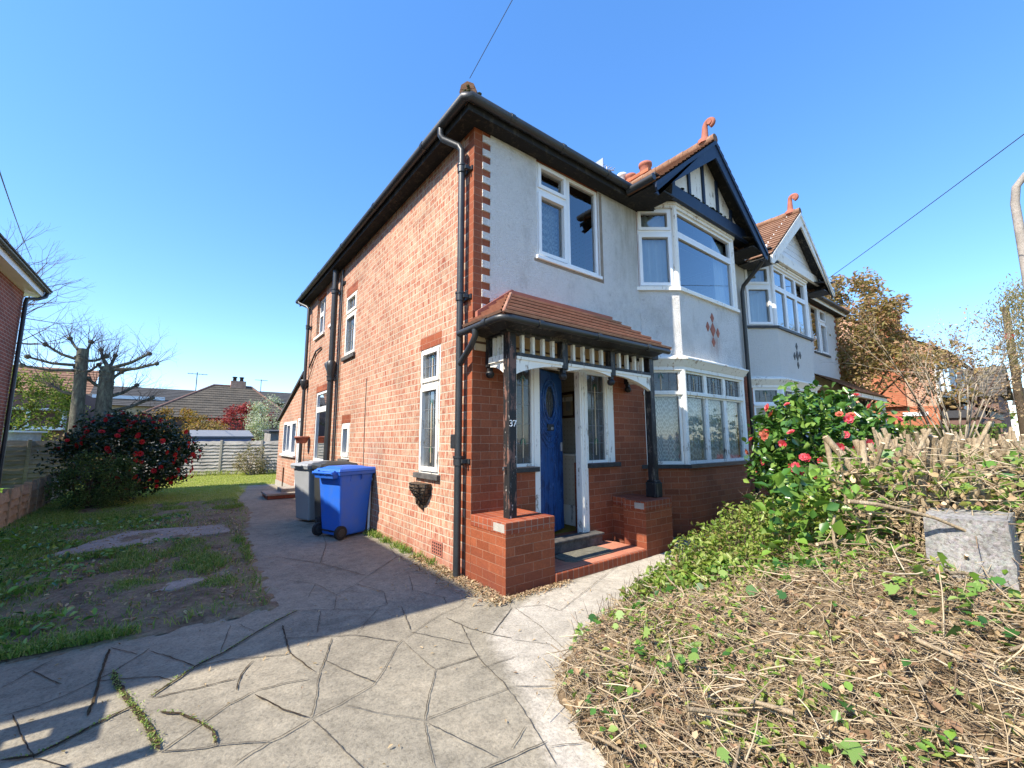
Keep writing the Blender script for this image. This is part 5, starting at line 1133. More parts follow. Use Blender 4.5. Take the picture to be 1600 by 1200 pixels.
mb = MB(); mb.box(-16, -1.2, 57, 64, 0, 5.2); mb.build("wall", "tan_board", bk)
mb = MB(); mb.courses((-16.4, 56.5, 5.1), (-.9, 56.5, 5.1), (-16.4, 60.5, 7.5), (-.9, 60.5, 7.5), 12, .05); mb.courses((-16.4, 64.5, 5.1), (-.9, 64.5, 5.1), (-16.4, 60.5, 7.5), (-.9, 60.5, 7.5), 12, .05); mb.build("roof", "grey_roof_felt", bk)
mb = MB(); mb.box(-10.5, -4.6, 57.6, 57.9, 5.9, 6.25); mb.build("dormer_window", "white_plastic", bk)
mb = MB(); mb.tube([(-1.9, 57, 5.2), (-1.9, 57, 9.3)], .05, 6); mb.tube([(-2.8, 57, 9.1), (-.9, 57, 9.1)], .03, 5)
for k in range(6): mb.tube([(-2.7+k*.33, 56.6, 9.1), (-2.7+k*.33, 57.4, 9.1)], .02, 4)
mb.build("aerial", "lead_strip", bk)
bk2 = thing("terraced_house", "dark flat ridged house just left of the lean-to roof line", "house", (8, 60, 0))
mb = MB(); mb.box(3.6, 13, 57, 63, 0, 6.2); mb.build("wall", "brown_wall", bk2)
mb = MB(); mb.courses((3.2, 56.5, 6.1), (13.3, 56.5, 6.1), (3.2, 60, 7.8), (13.3, 60, 7.8), 8, .05); mb.build("roof", "grey_roof_felt", bk2)
mb = MB(); mb.tube([(4.6, 57, 6.2), (4.6, 57, 9.0)], .04, 6); mb.tube([(3.9, 57, 8.9), (5.3, 57, 8.9)], .03, 5); mb.build("aerial", "lead_strip", bk2)
bk3 = thing("terraced_house", "brown house with a white bay window far behind the pollarded trunks", "house", (-12, 44, 0))
mb = MB(); mb.box(-15, -8.8, 41, 48, 0, 5.0); mb.build("wall", "brown_wall", bk3)
mb = MB(); mb.courses((-15.4, 40.6, 4.9), (-8.4, 40.6, 4.9), (-15.4, 44.5, 7.2), (-8.4, 44.5, 7.2), 10, .05); mb.build("roof", "brown_tile", bk3)
mb = MB(); mb.box(-13.2, -9.5, 40.2, 41, 2.2, 2.45); mb.box(-13.2, -13.0, 40.2, 41, 2.45, 3.6); mb.box(-11.4, -11.2, 40.2, 40.3, 2.45, 3.6); mb.box(-9.7, -9.5, 40.2, 41, 2.45, 3.6); mb.box(-13.2, -9.5, 40.2, 41, 3.6, 3.75); mb.build("window_frame", "white_plastic", bk3)

# ------------------------------------------------------------ houses on the right
rh = thing("brick_house", "orange-red brick gable end house with a small white street plate, seen past the hedge", "house", (23, 3, 0))
X0 = 22.2
mb = MB(); f_ = Fr((X0, 0, 0), (0, 1, 0), (-1, 0, 0))
mb.box(X0, 31, -.85, 7.2, 0, 2.75, 0); mb.box(X0, 31, -.845, 7.19, 2.75, 5.2, 1)
mb.extrude([(X0, -.85, 5.2), (X0, 7.2, 5.2), (X0, 3.2, 7.9)], (8.8, 0, 0), 1); mb.box(X0-.02, X0, -.86, 7.2, 2.70, 2.78, 0)
mb.tube([(X0-.03, 1.35, 0), (X0-.03, 1.35, 2.7)], .035, 6, 2)
mb.build("wall", ("orange_brick", "pale_brick", "lead_strip"), rh)
mb = MB(); mb.courses((X0-.1, -1.3, 5.0), (31.2, -1.3, 5.0), (X0-.1, 3.2, 8.05), (31.2, 3.2, 8.05), 14, .05); mb.courses((X0-.1, 7.6, 5.0), (31.2, 7.6, 5.0), (X0-.1, 3.2, 8.05), (31.2, 3.2, 8.05), 14, .05); rr_ = mb.build("roof", "grey_tile", rh)
mb = MB(); mb.box(X0-.2, X0+.7, .1, 1.2, 2.8, 7.0); mb.box(X0-.27, X0+.77, .03, 1.27, 6.8, 6.95); mb.build("chimney", "orange_brick", rh)
mb = MB(); mb.box(X0+.05, 31, -.92, -.85, 2.9, 5.0); mb.build("rendered_front", "clean_render", rh)
mb = MB(); mb.box(23.0, 24.6, -1.0, -.90, 3.3, 4.7); mb.box(26.5, 28.5, -1.0, -.90, 3.3, 4.7); mb.build("window_frame", "white_plastic", rh)
mb = MB(); mb.box(23.1, 24.5, -1.03, -1.0, 3.4, 4.6); mb.box(26.6, 28.4, -1.03, -1.0, 3.4, 4.6); mb.build("pane", "window_glass", rh)
mb = MB(); mb.courses((X0+.1, -2.3, 2.55), (29, -2.3, 2.55), (X0+.1, -.9, 3.15), (29, -.9, 3.15), 6, .04); mb.build("porch_roof", "grey_tile", rh)
mb = MB(); mb.box(X0+.2, 29, -2.2, -2.1, 2.25, 2.55); mb.box(X0+.2, X0+.3, -2.2, -.9, 2.25, 2.55); mb.build("porch_fascia", "lead_strip", rh)
mb = MB(); mb.box(X0+.3, 29, -1.9, -.92, 0, 2.25, 0); mb.box(23.6, 24.6, -2.0, -1.9, 0, 2.2, 1); mb.box(25.4, 25.5, -2.0, -1.9, 0, 2.2, 2); mb.box(26.6, 26.75, -2.0, -1.9, 0, 2.2, 2); mb.build("porch_wall", ("brown_wall", "blue_board", "white_plastic"), rh)
sg_ = MB(); sg_.box(X0-.035, X0-.005, -.52, .28, 2.37, 2.53); so = sg_.build("street_plate", "white_plastic", rh, bevel=.004)
text_mesh("CHAPEL RD", .105, "street_sign_black", "plate_lettering", so, (X0-.037, -.12, 2.45), (R(90), 0, R(-90)), .002)
w2 = thing("slate_roof_house", "house with a plain grey slate roof facing us far along the street", "house", (38, -2, 0))
mb = MB(); mb.box(36, 44, -1.7, 3.5, 0, 4.0); mb.build("wall", "brown_wall", w2)
mb = MB(); mb.courses((35.6, -2.1, 3.9), (35.6, 3.9, 3.9), (38.4, -2.1, 6.0), (38.4, 3.9, 6.0), 10, .05); mb.courses((41.2, -2.1, 3.9), (41.2, 3.9, 3.9), (38.4, -2.1, 6.0), (38.4, 3.9, 6.0), 10, .05); mb.build("roof", "grey_tile", w2)
w3 = thing("white_house", "small white gabled house beyond the telegraph pole", "house", (46, -5, 0))
mb = MB(); mb.box(46, 54, -4.6, -2.2, 0, 3.9); mb.build("wall", "clean_render", w3)
mb = MB(); mb.courses((45.5, -5, 3.8), (45.5, -1.8, 3.8), (49, -5, 5.3), (49, -1.8, 5.3), 10, .05); mb.build("roof", "grey_tile", w3)
mb = MB(); mb.box(45.9, 46, -3.7, -3.0, 2.2, 3.3); mb.build("window_frame", "white_plastic", w3)
mb = MB(); mb.box(45.88, 45.9, -3.62, -3.08, 2.28, 3.22); mb.build("pane", "window_glass", w3)
# street lamp, poles and cables
lp_ = thing("street_lamp", "tall concrete street lamp column with a bent arm at the right edge", "street lamp", (8.3, -3.92, 0))
mb = MB(); mb.tube([(8.3, -3.80, 0), (8.3, -3.80, 1.2), (8.3, -3.80, 1.25), (8.3, -3.80, 5.35), (8.3, -3.84, 5.62), (8.3, -3.96, 5.78), (8.3, -4.15, 5.83), (8.3, -5.0, 5.86)], [.12, .11, .075, .055, .053, .052, .05, .045], 10); mb.build("column", "lamp_concrete", lp_)
mb = MB(); mb.tube([(8.3, -4.95, 5.84), (8.3, -5.1, 5.85), (8.3, -5.55, 5.84), (8.3, -5.6, 5.83)], [.06, .11, .11, .05], 10); mb.build("lantern", "aerial_metal", lp_)
tp = thing("telegraph_pole", "dark wooden pole with a small red and white disc among the trees", "pole", (27, -2.85, 0))
mb = MB(); mb.tube([(27, -2.85, 0), (27, -2.85, 7.4)], [.17, .12], 10); mb.build("pole_shaft", "dark_stem", tp)
mb = MB(); mb.tube([(26.83, -2.85, 6.0), (26.80, -2.85, 6.0)], .16, 14); mb.build("marker_disc", "red_petal", tp)
mb = MB(); mb.tube([(26.80, -2.85, 6.0), (26.785, -2.85, 6.0)], .07, 12); mb.build("marker_centre", "white_plastic", tp)
def cable(pts, r_, label, sag=.15):
    a, b = Vector(pts[0]), Vector(pts[1]); mb = MB(); mb.tube([a.lerp(b, k/24)-Vector((0, 0, sag*4*(k/24)*(1-k/24))) for k in range(25)], r_, 5); tag(mb.build("overhead_cable", "lead_strip"), label, "cable")
cable(((-.28, -.34, 5.36), (.02, -6.5, 8.25)), .0035, "thin cable rising from the near eaves corner into the sky", .02)
cable(((10.05, -.70, 5.42), (3.36, -7.35, 6.2)), .007, "thin cable running from the white gable across the right sky", .06)
cable(((-9.06, 26.0, 10.25), (-5.5, 7.0, 6.48)), .012, "thin cable above the left house roof", .1)

# ------------------------------------------------------------ pollarded and other left trees
def pollard(label, x, y, h, r, lean, stubs, seed, group="pollarded trees"):
    global rng
    rng = np.random.default_rng(seed)
    t = thing("pollarded_tree", label, "tree", (x, y, 0), 0, group)
    mb = MB(); mb.tube([(x, y, 0), (x+lean*.3, y, h*.3), (x+lean*.6, y, h*.6), (x+lean, y, h)], [r*1.15, r*.98, r*.9, r*.82], 14, capm=0)
    tw = Twigs(); ends = []
    for (zf, az, ln, el) in stubs:
        d = Vector((math.cos(az)*math.cos(el), math.sin(az)*math.cos(el), math.sin(el))); p = Vector((x+lean*zf, y, h*zf)); q = p+d*ln*.55+Vector((0, 0, -.06)); e = p+d*ln+Vector((0, 0, .10))
        mb.tube([p, q, e], [r*.30, r*.22, r*.17], 8); mb.lathe([(.001, -.12), (.10, -.05), (.11, .05), (.001, .12)], e, 8)
        for k in range(16):
            s = q.lerp(e, rng.uniform(-.2, 1.0)); dd = d*rng.uniform(.2, 1.0)+Vector((rng.normal()*.45, rng.normal()*.45, rng.uniform(.1, 1.0)))
            grow(tw, s, dd, rng.uniform(.5, 1.05), .016, 2, ends, .55, (1, 3), .62, 0, 3, .14, .5, .05)
    for k in range(26): a = rng.uniform(0, 6.3); mb.lathe([(.001, -.09), (.08, -.03), (.09, .03), (.001, .09)], (x+lean+math.cos(a)*r*.7, y+math.sin(a)*r*.7, h*rng.uniform(.72, 1.0)), 7)
    mb.build("trunk", "pollard_bark", t); tw.build("twigs", "twig_bark", t, None, 3, False)
    return t
pollard("shorter pollarded trunk with flat sawn top and side twigs, left of its pair", -6.45, 24, 5.75, .26, -.15, [(.97, 2.5, .9, .7), (.90, 3.0, 1.4, .4), (.86, 3.3, 1.7, .05), (.82, 3.6, 1.9, -.08), (.62, 3.1, 1.0, .3), (.9, .4, .9, .3), (.8, .9, .9, .5), (.95, 1.2, .8, .9)], 21)
pollard("thicker pollarded trunk with raised stubs and spreading twigs, right of its pair", -5.65, 24.2, 5.0, .33, -.05, [(1.0, 2.4, .9, 1.0), (.98, 1.2, .8, .95), (.98, -.1, 1.7, .5), (.97, 5.9, 2.0, .15), (.9, .5, .6, .4), (.55, .05, 1.9, .4), (.38, -.15, 2.2, .3), (.8, 3.2, .7, .4), (.7, .3, 1.3, .5)], 22)
rng = np.random.default_rng(31)
t = thing("bare_tree", "slender bare branching tree rising behind the left house downpipe", "tree", (-11.2, 25, 0)); tw = Twigs(); ends = []
grow(tw, (-11.2, 25, 0), (0.05, 0, 1), 5.4, .20, 0, ends, steps=5, wob=.03, rend=.7)
for k in range(9): a = rng.uniform(-.9, 1.3); grow(tw, (-11.2+.05*k*.1, 25, 4.0+k*.35), (math.cos(a)*.8+.25, rng.normal()*.5, .75), 3.0, .075, 3, ends, .42, (2, 4), .62, 0, 4, .10, .5, .06)
tw.build("branches", "twig_bark", t, None, 3, False)
t = thing("garden_tree", "bright spring green leafy tree beside the left house downpipe", "tree", (-8.9, 26.5, 0)); tw = Twigs(); ends = []
grow(tw, (-8.9, 26.5, 0), (0, 0, 1), 2.4, .14, 3, ends, .55, (2, 4), .7); tw.build("trunk", "dark_stem", t, None, 4)
leaves("crown", clump_points((-8.8, 26.5, 2.9), (2.0, 1.6, 1.9), 50, 6500, .55, .55), .13, "spring_leaf", t)

def bush(name, label, cat, c, rad, nclump, n, crad, size, mat, shell=.7, zmin=.1, stems=True, aspect=.5, up=.3, group=None, stem="dark_stem", var=.4):
    t = thing(name, label, cat, (c[0], c[1], 0), 0, group)
    if stems:
        tw = Twigs(); ends = []
        for k in range(6): grow(tw, (c[0]+rng.normal()*.1*rad[0], c[1]+rng.normal()*.1*rad[1], 0), (rng.normal()*.5*rad[0], rng.normal()*.5*rad[1], c[2]+rad[2]*.3), (c[2]+rad[2]*.4)*.62, .03, 2, ends, .5, (2, 4), .6)
        tw.build("stems", stem, t, None, 4)
    leaves("foliage", clump_points(c, rad, nclump, n, crad, shell, 1.0, zmin), size, mat, t, None, up, aspect, var=var)
    return t
def blooms(t, pts, size, mats, name="flower", cap=100, normals=None, petals=7):
    """one flower mesh per colour, copied for each bloom"""
    protos = []
    for mt in mats:
        mb = MB()
        for layer, (rr_, tilt, zz) in enumerate(((1.0, .35, 0), (.72, .75, .06), (.42, 1.15, .1))):
            for k in range(petals-layer):
                a = 2*math.pi*k/(petals-layer)+layer*.4; d = Vector((math.cos(a), math.sin(a), 0)); s = Vector((-d.y, d.x, 0)); u = Vector((0, 0, 1)); o_ = u*zz*size
                e = d*math.cos(tilt)+u*math.sin(tilt); L_ = size*.5*rr_
                mb.add([o_, o_+e*L_*.55+s*L_*.42+u*L_*.05, o_+e*L_*1.0+s*L_*.22, o_+e*L_*1.0-s*L_*.22, o_+e*L_*.55-s*L_*.42+u*L_*.05], [(0, 1, 2), (0, 2, 3), (0, 3, 4)])
        protos.append((mb, mt))
    meshes = []
    for i, p in enumerate(pts[:cap]):
        k = i % len(mats) if i < len(mats) else int(rng.integers(0, len(mats)))
        if i < len(mats): o = protos[i][0].build(name, protos[i][1], t, local=True); meshes.append(o.data); k = i
        else: o = bpy.data.objects.new(name, meshes[k]); COL.objects.link(o); o.parent = t
        o.location = Vector(p)-world_loc(t); nn_ = Vector(normals[i]) if normals is not None else Vector((0, -1, .5)); o.rotation_euler = nn_.to_track_quat('Z', 'Y').to_euler(); sc_ = rng.uniform(.75, 1.2); o.scale = (sc_, sc_, sc_)
def surf_pts(c, rad, n, ok, jit=.05):
    res, nrm = [], []
    while len(res) < n:
        d = unit(1)[0]; p = np.array(c)+d*np.array(rad)*(1+rng.normal()*jit)
        if ok(p, d): res.append(tuple(p)); nrm.append(tuple(d+rng.normal(size=3)*.35))
    return res, nrm
cd = np.array(CAM)
def faces_cam(p, d): v = cd-np.array(p); return (v@d) > 0.0
c1, r1 = (-3.55, 10.3, 1.02), (1.25, 1.2, 1.0)
t = bush("camellia_bush", "big dark shaded bush covered in deep red flowers at the lawn's left", "bush", c1, r1, 90, 15000, .36, .085, "dark_leaf", .62, .12)
pp, nn_ = surf_pts(c1, (1.36, 1.3, 1.1), 100, lambda p, d: faces_cam(p, d) and p[2] > .35 and (p[0] > -3.9 or p[2] > 1.25), .05); blooms(t, pp, .115, ("red_petal",), normals=nn_)
t = bush("conifer_shrub", "low dark green bushy shrub in front of the red flowering bush", "bush", (-3.85, 8.7, .56), (.62, .6, .60), 50, 6000, .22, .055, "yew_leaf", .7, .08, aspect=.3)
rng = np.random.default_rng(41)
bush("acer_bush", "deep red leafed bush in front of the bungalow", "bush", (.75, 31, 2.55), (1.75, 1.3, 1.35), 60, 6000, .5, .13, "acer_leaf", .55, .4)
bush("blossom_tree", "pale white blossoming bush behind the fence beside the lean-to", "bush", (1.55, 25.5, 2.4), (1.2, 1.1, 1.65), 50, 5000, .45, .10, "blossom_leaf", .55, .4)
bush("amber_hedge", "orange and yellow leafed hedge behind the back fence and red bush", "hedge", (-3.0, 30, 2.15), (2.3, 1.0, 1.15), 70, 8000, .45, .12, "amber_leaf", .6, .2)
bush("amber_hedge", "smaller olive and orange bush left of the blue shed", "bush", (-1.35, 29, 1.75), (1.15, 1.0, 1.05), 40, 3200, .4, .11, "olive_leaf", .6, .2)
bush("dry_shrub", "straggly dry pale shrub growing against the back fence", "bush", (-.2, 16.9, .55), (.62, .35, .65), 40, 1500, .2, .07, "bare_bush_leaf", .5, .05, stem="pale_bark")
bush("climbing_shrub", "dull bush between the shaded left fence and the dark red-flowered bush", "bush", (-5.6, 17.5, .7), (.8, .5, .8), 30, 1800, .3, .09, "olive_leaf", .6, .05)
# ------------------------------------------------------------ right garden: camellia, ground cover, cut hedge, clippings
rng = np.random.default_rng(51)
def hgt(x, y): return np.where(in_bed(x, y), bed_h(np.asarray(x, float), np.asarray(y, float)), 0.0)
c2, r2 = (4.0, -2.05, 1.14), (.86, .74, .86)
t = thing("camellia_bush", "glossy green bush with pink red flowers below the white house bay", "bush", (4.0, -2.05, .3)); tw = Twigs(); ends = []
for k in range(9): grow(tw, (4.0+rng.normal()*.12, -2.05+rng.normal()*.12, .25), (rng.normal()*.5, rng.normal()*.45, 1.0), .75, .022, 3, ends, .5, (2, 4), .62)
tw.build("stems", "pale_bark", t, None, 4)
lp1 = clump_points(c2, r2, 85, 5200, .24, .8, 1.0, .45); lp2 = clump_points(c2, tuple(x*.75 for x in r2), 40, 1500, .3, .5, 1.0, .45); lp3 = clump_points((3.5, -1.95, .62), (.4, .4, .3), 22, 700, .2, .7, 1.0, .2)
leaves("foliage", np.concatenate([lp1, lp2, lp3]), .105, "camellia_leaf", t, None, .55, .55, .18)
pp, nn_ = surf_pts(c2, tuple(x*1.10 for x in r2), 50, lambda p, d: faces_cam(p, d) and p[2] > .5, .04)
blooms(t, pp, .105, ("pink_petal", "pink_petal", "pink_petal", "orange_petal"), normals=nn_)

def scatter(n, dens):
    xs = rng.uniform(-1, 7, n*6); ys = rng.uniform(-4.15, -.5, n*6); k = in_bed(xs, ys) & (rng.uniform(0, 1, n*6) < dens(xs, ys)); return xs[k][:n], ys[k][:n]
# low green ground cover between the path and the camellia
def dens_green(x, y):
    d = bed_dist(x, y); g = np.clip((1.18*(x-.25)+(y+1.4))/.6+.3*np.sin(x*4+y*3), 0, 1)*np.clip((y+3.1)/.4, 0, 1); return g*np.clip(d/.12, .3, 1)
xg, yg = scatter(15000, dens_green)
lift = rng.uniform(0, 1, len(xg))**.8*(.11+.42*np.clip((xg-1.2)/1.3, 0, 1)*(.55+.45*np.sin(xg*5.3+1)*np.sin(yg*6.1)))
gp = np.stack([xg, yg, hgt(xg, yg)+.02+lift], 1)
leaves("ground_cover", gp, .062, "ground_leaf", None, 'stuff', .8, .5)
x, y = scatter(9000, lambda a, b: np.clip(.25+.75*np.sin(a*2.9+b*3.7+.6)*np.sin(a*1.7-b*4.9)+.35*(b > -3.0)*(a > 0), .05, 1)*np.clip(bed_dist(a, b)/.3, .2, 1)); leaves('ground_cover', np.stack([x, y, hgt(x, y)+rng.uniform(.02, .10, len(x))], 1), .042, 'ground_leaf', None, 'stuff', 1.0, .5)
# clumps of upright shrubby growth at the back of the cover
tw = Twigs()
for i in range(0, len(gp), 5):
    x, y, z = gp[i]; tw.seg((x+rng.normal()*.03, y+rng.normal()*.03, z-lift[i]-.02), (x, y, z+.02), .003, .002)
for k in range(60):
    x, y = rng.uniform(-.2, 1.6), 0; y = -1.62+.28*(x+.2)+rng.uniform(-.25, .05); z = float(hgt(np.array([x]), np.array([y]))[0]); tw.seg((x, y, z), (x+rng.normal()*.05, y+rng.normal()*.05, z+rng.uniform(.08, .24)), .0025, .0015)
tw.build("ground_cover_stems", "twig_bark", None, 'stuff', 3, False)

# dead clippings: thousands of bent twigs, dry leaves and ivy over the heap
def dens_dry(x, y):
    g = 1-.85*dens_green(x, y); near = np.clip(1.6-.32*np.hypot(x+2.4, y+3.9), .12, 1); return g*near
def twig_heap(n, lmin, lmax, rmin, rmax, zup, tilt, mat, name, k=3):
    x, y = scatter(n, dens_dry); n = len(x); z = hgt(x, y)+rng.uniform(0, 1, n)**1.5*zup
    az = rng.uniform(0, 2*math.pi, n); el = rng.normal(0, tilt, n); L_ = rng.uniform(lmin, lmax, n)*rng.uniform(.5, 1, n); r = rng.uniform(rmin, rmax, n)
    d = np.stack([np.cos(az)*np.cos(el), np.sin(az)*np.cos(el), np.sin(el)], 1); p = np.stack([x, y, z], 1)-d*L_[:, None]/2
    nd = 4; verts = []; bend = rng.normal(size=(n, 3))*.35; bend[:, 2] *= .5
    path = [p]; dd = d
    for s in range(nd-1):
        dd = dd+bend*rng.uniform(.2, .9, (n, 1)); dd /= np.linalg.norm(dd, axis=1)[:, None]; path.append(path[-1]+dd*(L_/(nd-1))[:, None])
    rows = []
    for s, q in enumerate(path):
        gz = hgt(q[:, 0], q[:, 1]); q[:, 2] = np.maximum(q[:, 2], gz-.005)
        dv = path[min(s+1, nd-1)]-path[max(s-1, 0)]; dv /= (np.linalg.norm(dv, axis=1)[:, None]+1e-9)
        u = np.cross(dv, np.array([0.1, 0.2, 1.0])); u /= (np.linalg.norm(u, axis=1)[:, None]+1e-9); v = np.cross(dv, u); rr_ = (r*(1-.45*s/(nd-1)))[:, None]
        for j in range(k): rows.append(q+(u*math.cos(2*math.pi*j/k)+v*math.sin(2*math.pi*j/k))*rr_)
    V = np.stack(rows, 1).reshape(-1, 3); o = np.arange(n)[:, None]*(nd*k)
    f = np.concatenate([o+np.array([[s*k+j, s*k+(j+1) % k, (s+1)*k+(j+1) % k, (s+1)*k+j]]) for s in range(nd-1) for j in range(k)])
    return arr_obj(name, V, f, mat, None, 'stuff')
twig_heap(20000, .04, .20, .0010, .0026, .08, .34, "dry_twig", "hedge_clippings")
twig_heap(1500, .15, .42, .0022, .0048, .13, .25, "dry_twig", "hedge_clippings", 4)
twig_heap(70, .2, .5, .008, .014, .12, .2, "hedge_bark", "cut_branches", 6)
x, y = scatter(4600, dens_dry); leaves("dry_leaves", np.stack([x, y, hgt(x, y)+rng.uniform(0, .07, len(x))], 1), .042, "dry_leaf", None, 'stuff', 1.2, .6)
x, y = scatter(1900, lambda a, b: np.clip(.12+.9*np.sin(a*4.1+b*2.3+.6)*np.sin(a*2.2-b*5.3), .03, 1)); leaves("small_weeds", np.stack([x, y, hgt(x, y)+rng.uniform(.03, .12, len(x))], 1), .040, "ivy_leaf", None, 'stuff', 1.4, .75)
def ivy(name, pts, size, parent=None, kind=None, tilt=.5):
    """flat five-lobed leaves"""
    pr = np.array([(0, -.5), (.24, -.46), (.48, -.12), (.27, -.02), (.42, .26), (.17, .18), (0, .56), (-.17, .18), (-.42, .26), (-.27, -.02), (-.48, -.12), (-.24, -.46)])
    pts = np.asarray(pts); n = len(pts); nr = rng.normal(size=(n, 3))*tilt; nr[:, 2] += 1; nr[:, 0] -= .5; nr /= np.linalg.norm(nr, axis=1)[:, None]
    u = np.cross(nr, rng.normal(size=(n, 3))); u /= np.linalg.norm(u, axis=1)[:, None]; v = np.cross(nr, u); s = size*rng.uniform(.6, 1.25, n)[:, None]
    V = np.stack([pts+(u*a+v*b)*s+nr*s*(.10-.35*abs(a)) for a, b in pr], 1).reshape(-1, 3); o = np.arange(n)[:, None]*12
    return arr_obj(name, V, o+np.arange(12)[None, :], "ivy_leaf", parent, kind)
x, y = scatter(420, lambda a, b: np.clip(.9*np.sin(a*3.1+b*2.9)*np.sin(a*1.7-b*4.3+1), .02, 1)); ivy("ivy_leaves", np.stack([x, y, hgt(x, y)+rng.uniform(.05, .14, len(x))], 1), .07, None, 'stuff')

# cut-back hedge: bare stems sawn off level
rng = np.random.default_rng(61)
hd = thing("cut_hedge", "hedge cut back to bare sawn stems along the street boundary", "hedge", (3.6, -3.2, .4))
stems = MB()
def stem(p, d, L_, r0, r1, bend=.25, n=7):
    p = Vector(p); d = Vector(d).normalized(); b = Vector(rng.normal(size=3))*bend; pts = [p]; k = 5
    for i in range(k): d = (d+b*.2+Vector(rng.normal(size=3))*.07).normalized(); p = p+d*L_/k; pts.append(p)
    stems.tube(pts, [r0+(r1-r0)*i/k for i in range(k+1)], n, 0, True, 1); return pts
for k in range(620):
    x = 1.75+rng.uniform(0, 1)**1.25*5.6; y = rng.uniform(-3.98, min(-2.4, -3.72+.205*(x+2.446)))
    z0 = float(hgt(np.array([x]), np.array([y]))[0])*.7; top = rng.uniform(1.22, 1.55) if rng.uniform() < .75 else rng.uniform(.80, 1.25)
    r = rng.uniform(.009, .015) if rng.uniform() < .55 else rng.uniform(.015, .027); lx, ly = rng.normal(0, .22), rng.normal(0, .22); h_ = max(.3, top-z0)
    pts = stem((x-lx*h_, y-ly*h_, z0), (lx, ly, 1), h_*1.02, r*1.25, r, .22)
    if rng.uniform() < .6: q = pts[3]; stem(q, (rng.normal()*.8, rng.normal()*.8, .7), rng.uniform(.10, .30), r*.75, r*.6, .3)
# a few heavy branches that stand out at the front
stem((1.95, -2.98, .45), (.1, -.2, 1), .62, .042, .030, .1, 9); stem((1.9, -2.98, 1.0), (-.35, .3, .45), .26, .036, .036, .05, 9)
stem((1.6, -3.2, .72), (.08, .05, 1), .42, .018, .013); stem((1.52, -3.12, 1.08), (.1, -.5, .75), .5, .016, .011, .5)
stem((1.75, -3.35, 1.0), (.35, -.42, .8), .66, .018, .012, .15); stem((1.8, -3.3, .95), (.2, -.7, .9), .45, .015, .010, .3)
stem((1.15, -2.75, .7), (.9, -.3, .12), .8, .012, .008, .3); stem((.8, -3.05, 1.06), (.6, -.5, .06), .75, .013, .008, .25)
for k in range(30): x = rng.uniform(1.2, 2.8); y = rng.uniform(-3.9, -2.85); z = float(hgt(np.array([x]), np.array([y]))[0]); stem((x, y, z), (rng.normal()*.6, rng.normal()*.6, 1), rng.uniform(.12, .45), .013, .008, .3)
stems.build("branches", ("hedge_bark", "cut_wood"), hd)
tw = Twigs()
for k in range(2000):
    x = 1.35+rng.uniform(0, 1)**1.4*4.5; y = rng.uniform(-4.0, min(-2.4, -3.72+.215*(x+2.446))); z = .62+rng.uniform(0, 1)**1.3*.74; d = rng.normal(size=3); d[2] *= .35; d /= np.linalg.norm(d); L_ = rng.uniform(.08, .38); p = np.array((x, y, z)); m_ = p+d*L_*.5+np.array([0, 0, rng.uniform(-.04, .05)]); r_ = rng.uniform(.0016, .0042); tw.seg(p, m_, r_, r_*.85); tw.seg(m_, p+d*L_, r_*.85, r_*.5)
tw.build("twigs", "dry_twig", hd, None, 4, False)
P_ = np.stack([1.5+rng.uniform(0, 1, 420)**1.3*4.2, rng.uniform(-4.0, -2.8, 420), rng.uniform(.62, 1.38, 420)], 1); ivy("ivy_foliage", P_, .075, hd)
P_ = np.stack([1.35+rng.uniform(0, 1, 2600)**1.4*4, rng.uniform(-4.0, -2.7, 2600), .6+rng.uniform(0, 1, 2600)*.72], 1); leaves('hedge_leaves', P_, .055, 'ground_leaf', hd, None, .4, .55)
P_ = np.stack([1.4+rng.uniform(0, 1, 1800)**1.4*4, rng.uniform(-4.0, -2.8, 1800), .6+rng.uniform(0, 1, 1800)*.7], 1); leaves('dead_foliage', P_, .05, 'dry_leaf', hd, None, .3, .6)
P_ = np.stack([rng.uniform(1.1, 2.7, 460), rng.uniform(-3.05, -2.3, 460), rng.uniform(.40, 1.2, 460)], 1); leaves("side_foliage", P_, .10, "ivy_leaf", hd, None, .5, .7)
# concrete gate pier among the clippings
gp_ = MB(); x0, x1, y0_, y1_ = 1.16, 1.52, -3.67, -3.30
import itertools
def rough_block(b, t_, n=16, amp=.0022):
    """eight corner block with its faces gridded and roughened"""
    mb_ = MB(); P = [Vector(p) for p in b+t_]
    for q in ((0, 1, 5, 4), (1, 2, 6, 5), (2, 3, 7, 6), (3, 0, 4, 7), (4, 5, 6, 7)):
        a_, b_, c_, d_ = (P[i] for i in q); g_ = []
        for i in range(n+1):
            for j in range(n+1):
                p = a_.lerp(b_, i/n).lerp(d_.lerp(c_, i/n), j/n); hsh = math.sin(p.x*91.7+p.y*57.3+p.z*73.1)*43758.5; h2 = math.sin(p.x*37.1-p.y*83.3+p.z*29.9)*9631.7; e_ = 1.8 if (i in (0, n) or j in (0, n)) else 1.0
                g_.append(p+Vector(((hsh % 1)-.5, (h2 % 1)-.5, ((hsh*7) % 1)-.5))*2*amp*e_)
        mb_.add(g_, [(i*(n+1)+j, (i+1)*(n+1)+j, (i+1)*(n+1)+j+1, i*(n+1)+j+1) for i in range(n) for j in range(n)], 0, True)
    return mb_
gp_.hexa([(x0, y0_, -.05), (x1, y0_, -.05), (x1, y1_, -.05), (x0, y1_, -.05), (x0+.01, y0_+.005, 1.0), (x1-.01, y0_+.005, 1.02), (x1-.01, y1_-.005, 1.0), (x0+.01, y1_-.005, .985)])
gp_ = rough_block([(x0, y0_, .2), (x1, y0_, .2), (x1, y1_, .2), (x0, y1_, .2)], [(x0+.01, y0_+.012, .985), (x1-.01, y0_+.005, 1.0), (x1-.01, y1_-.005, .985), (x0+.015, y1_-.012, .965)])
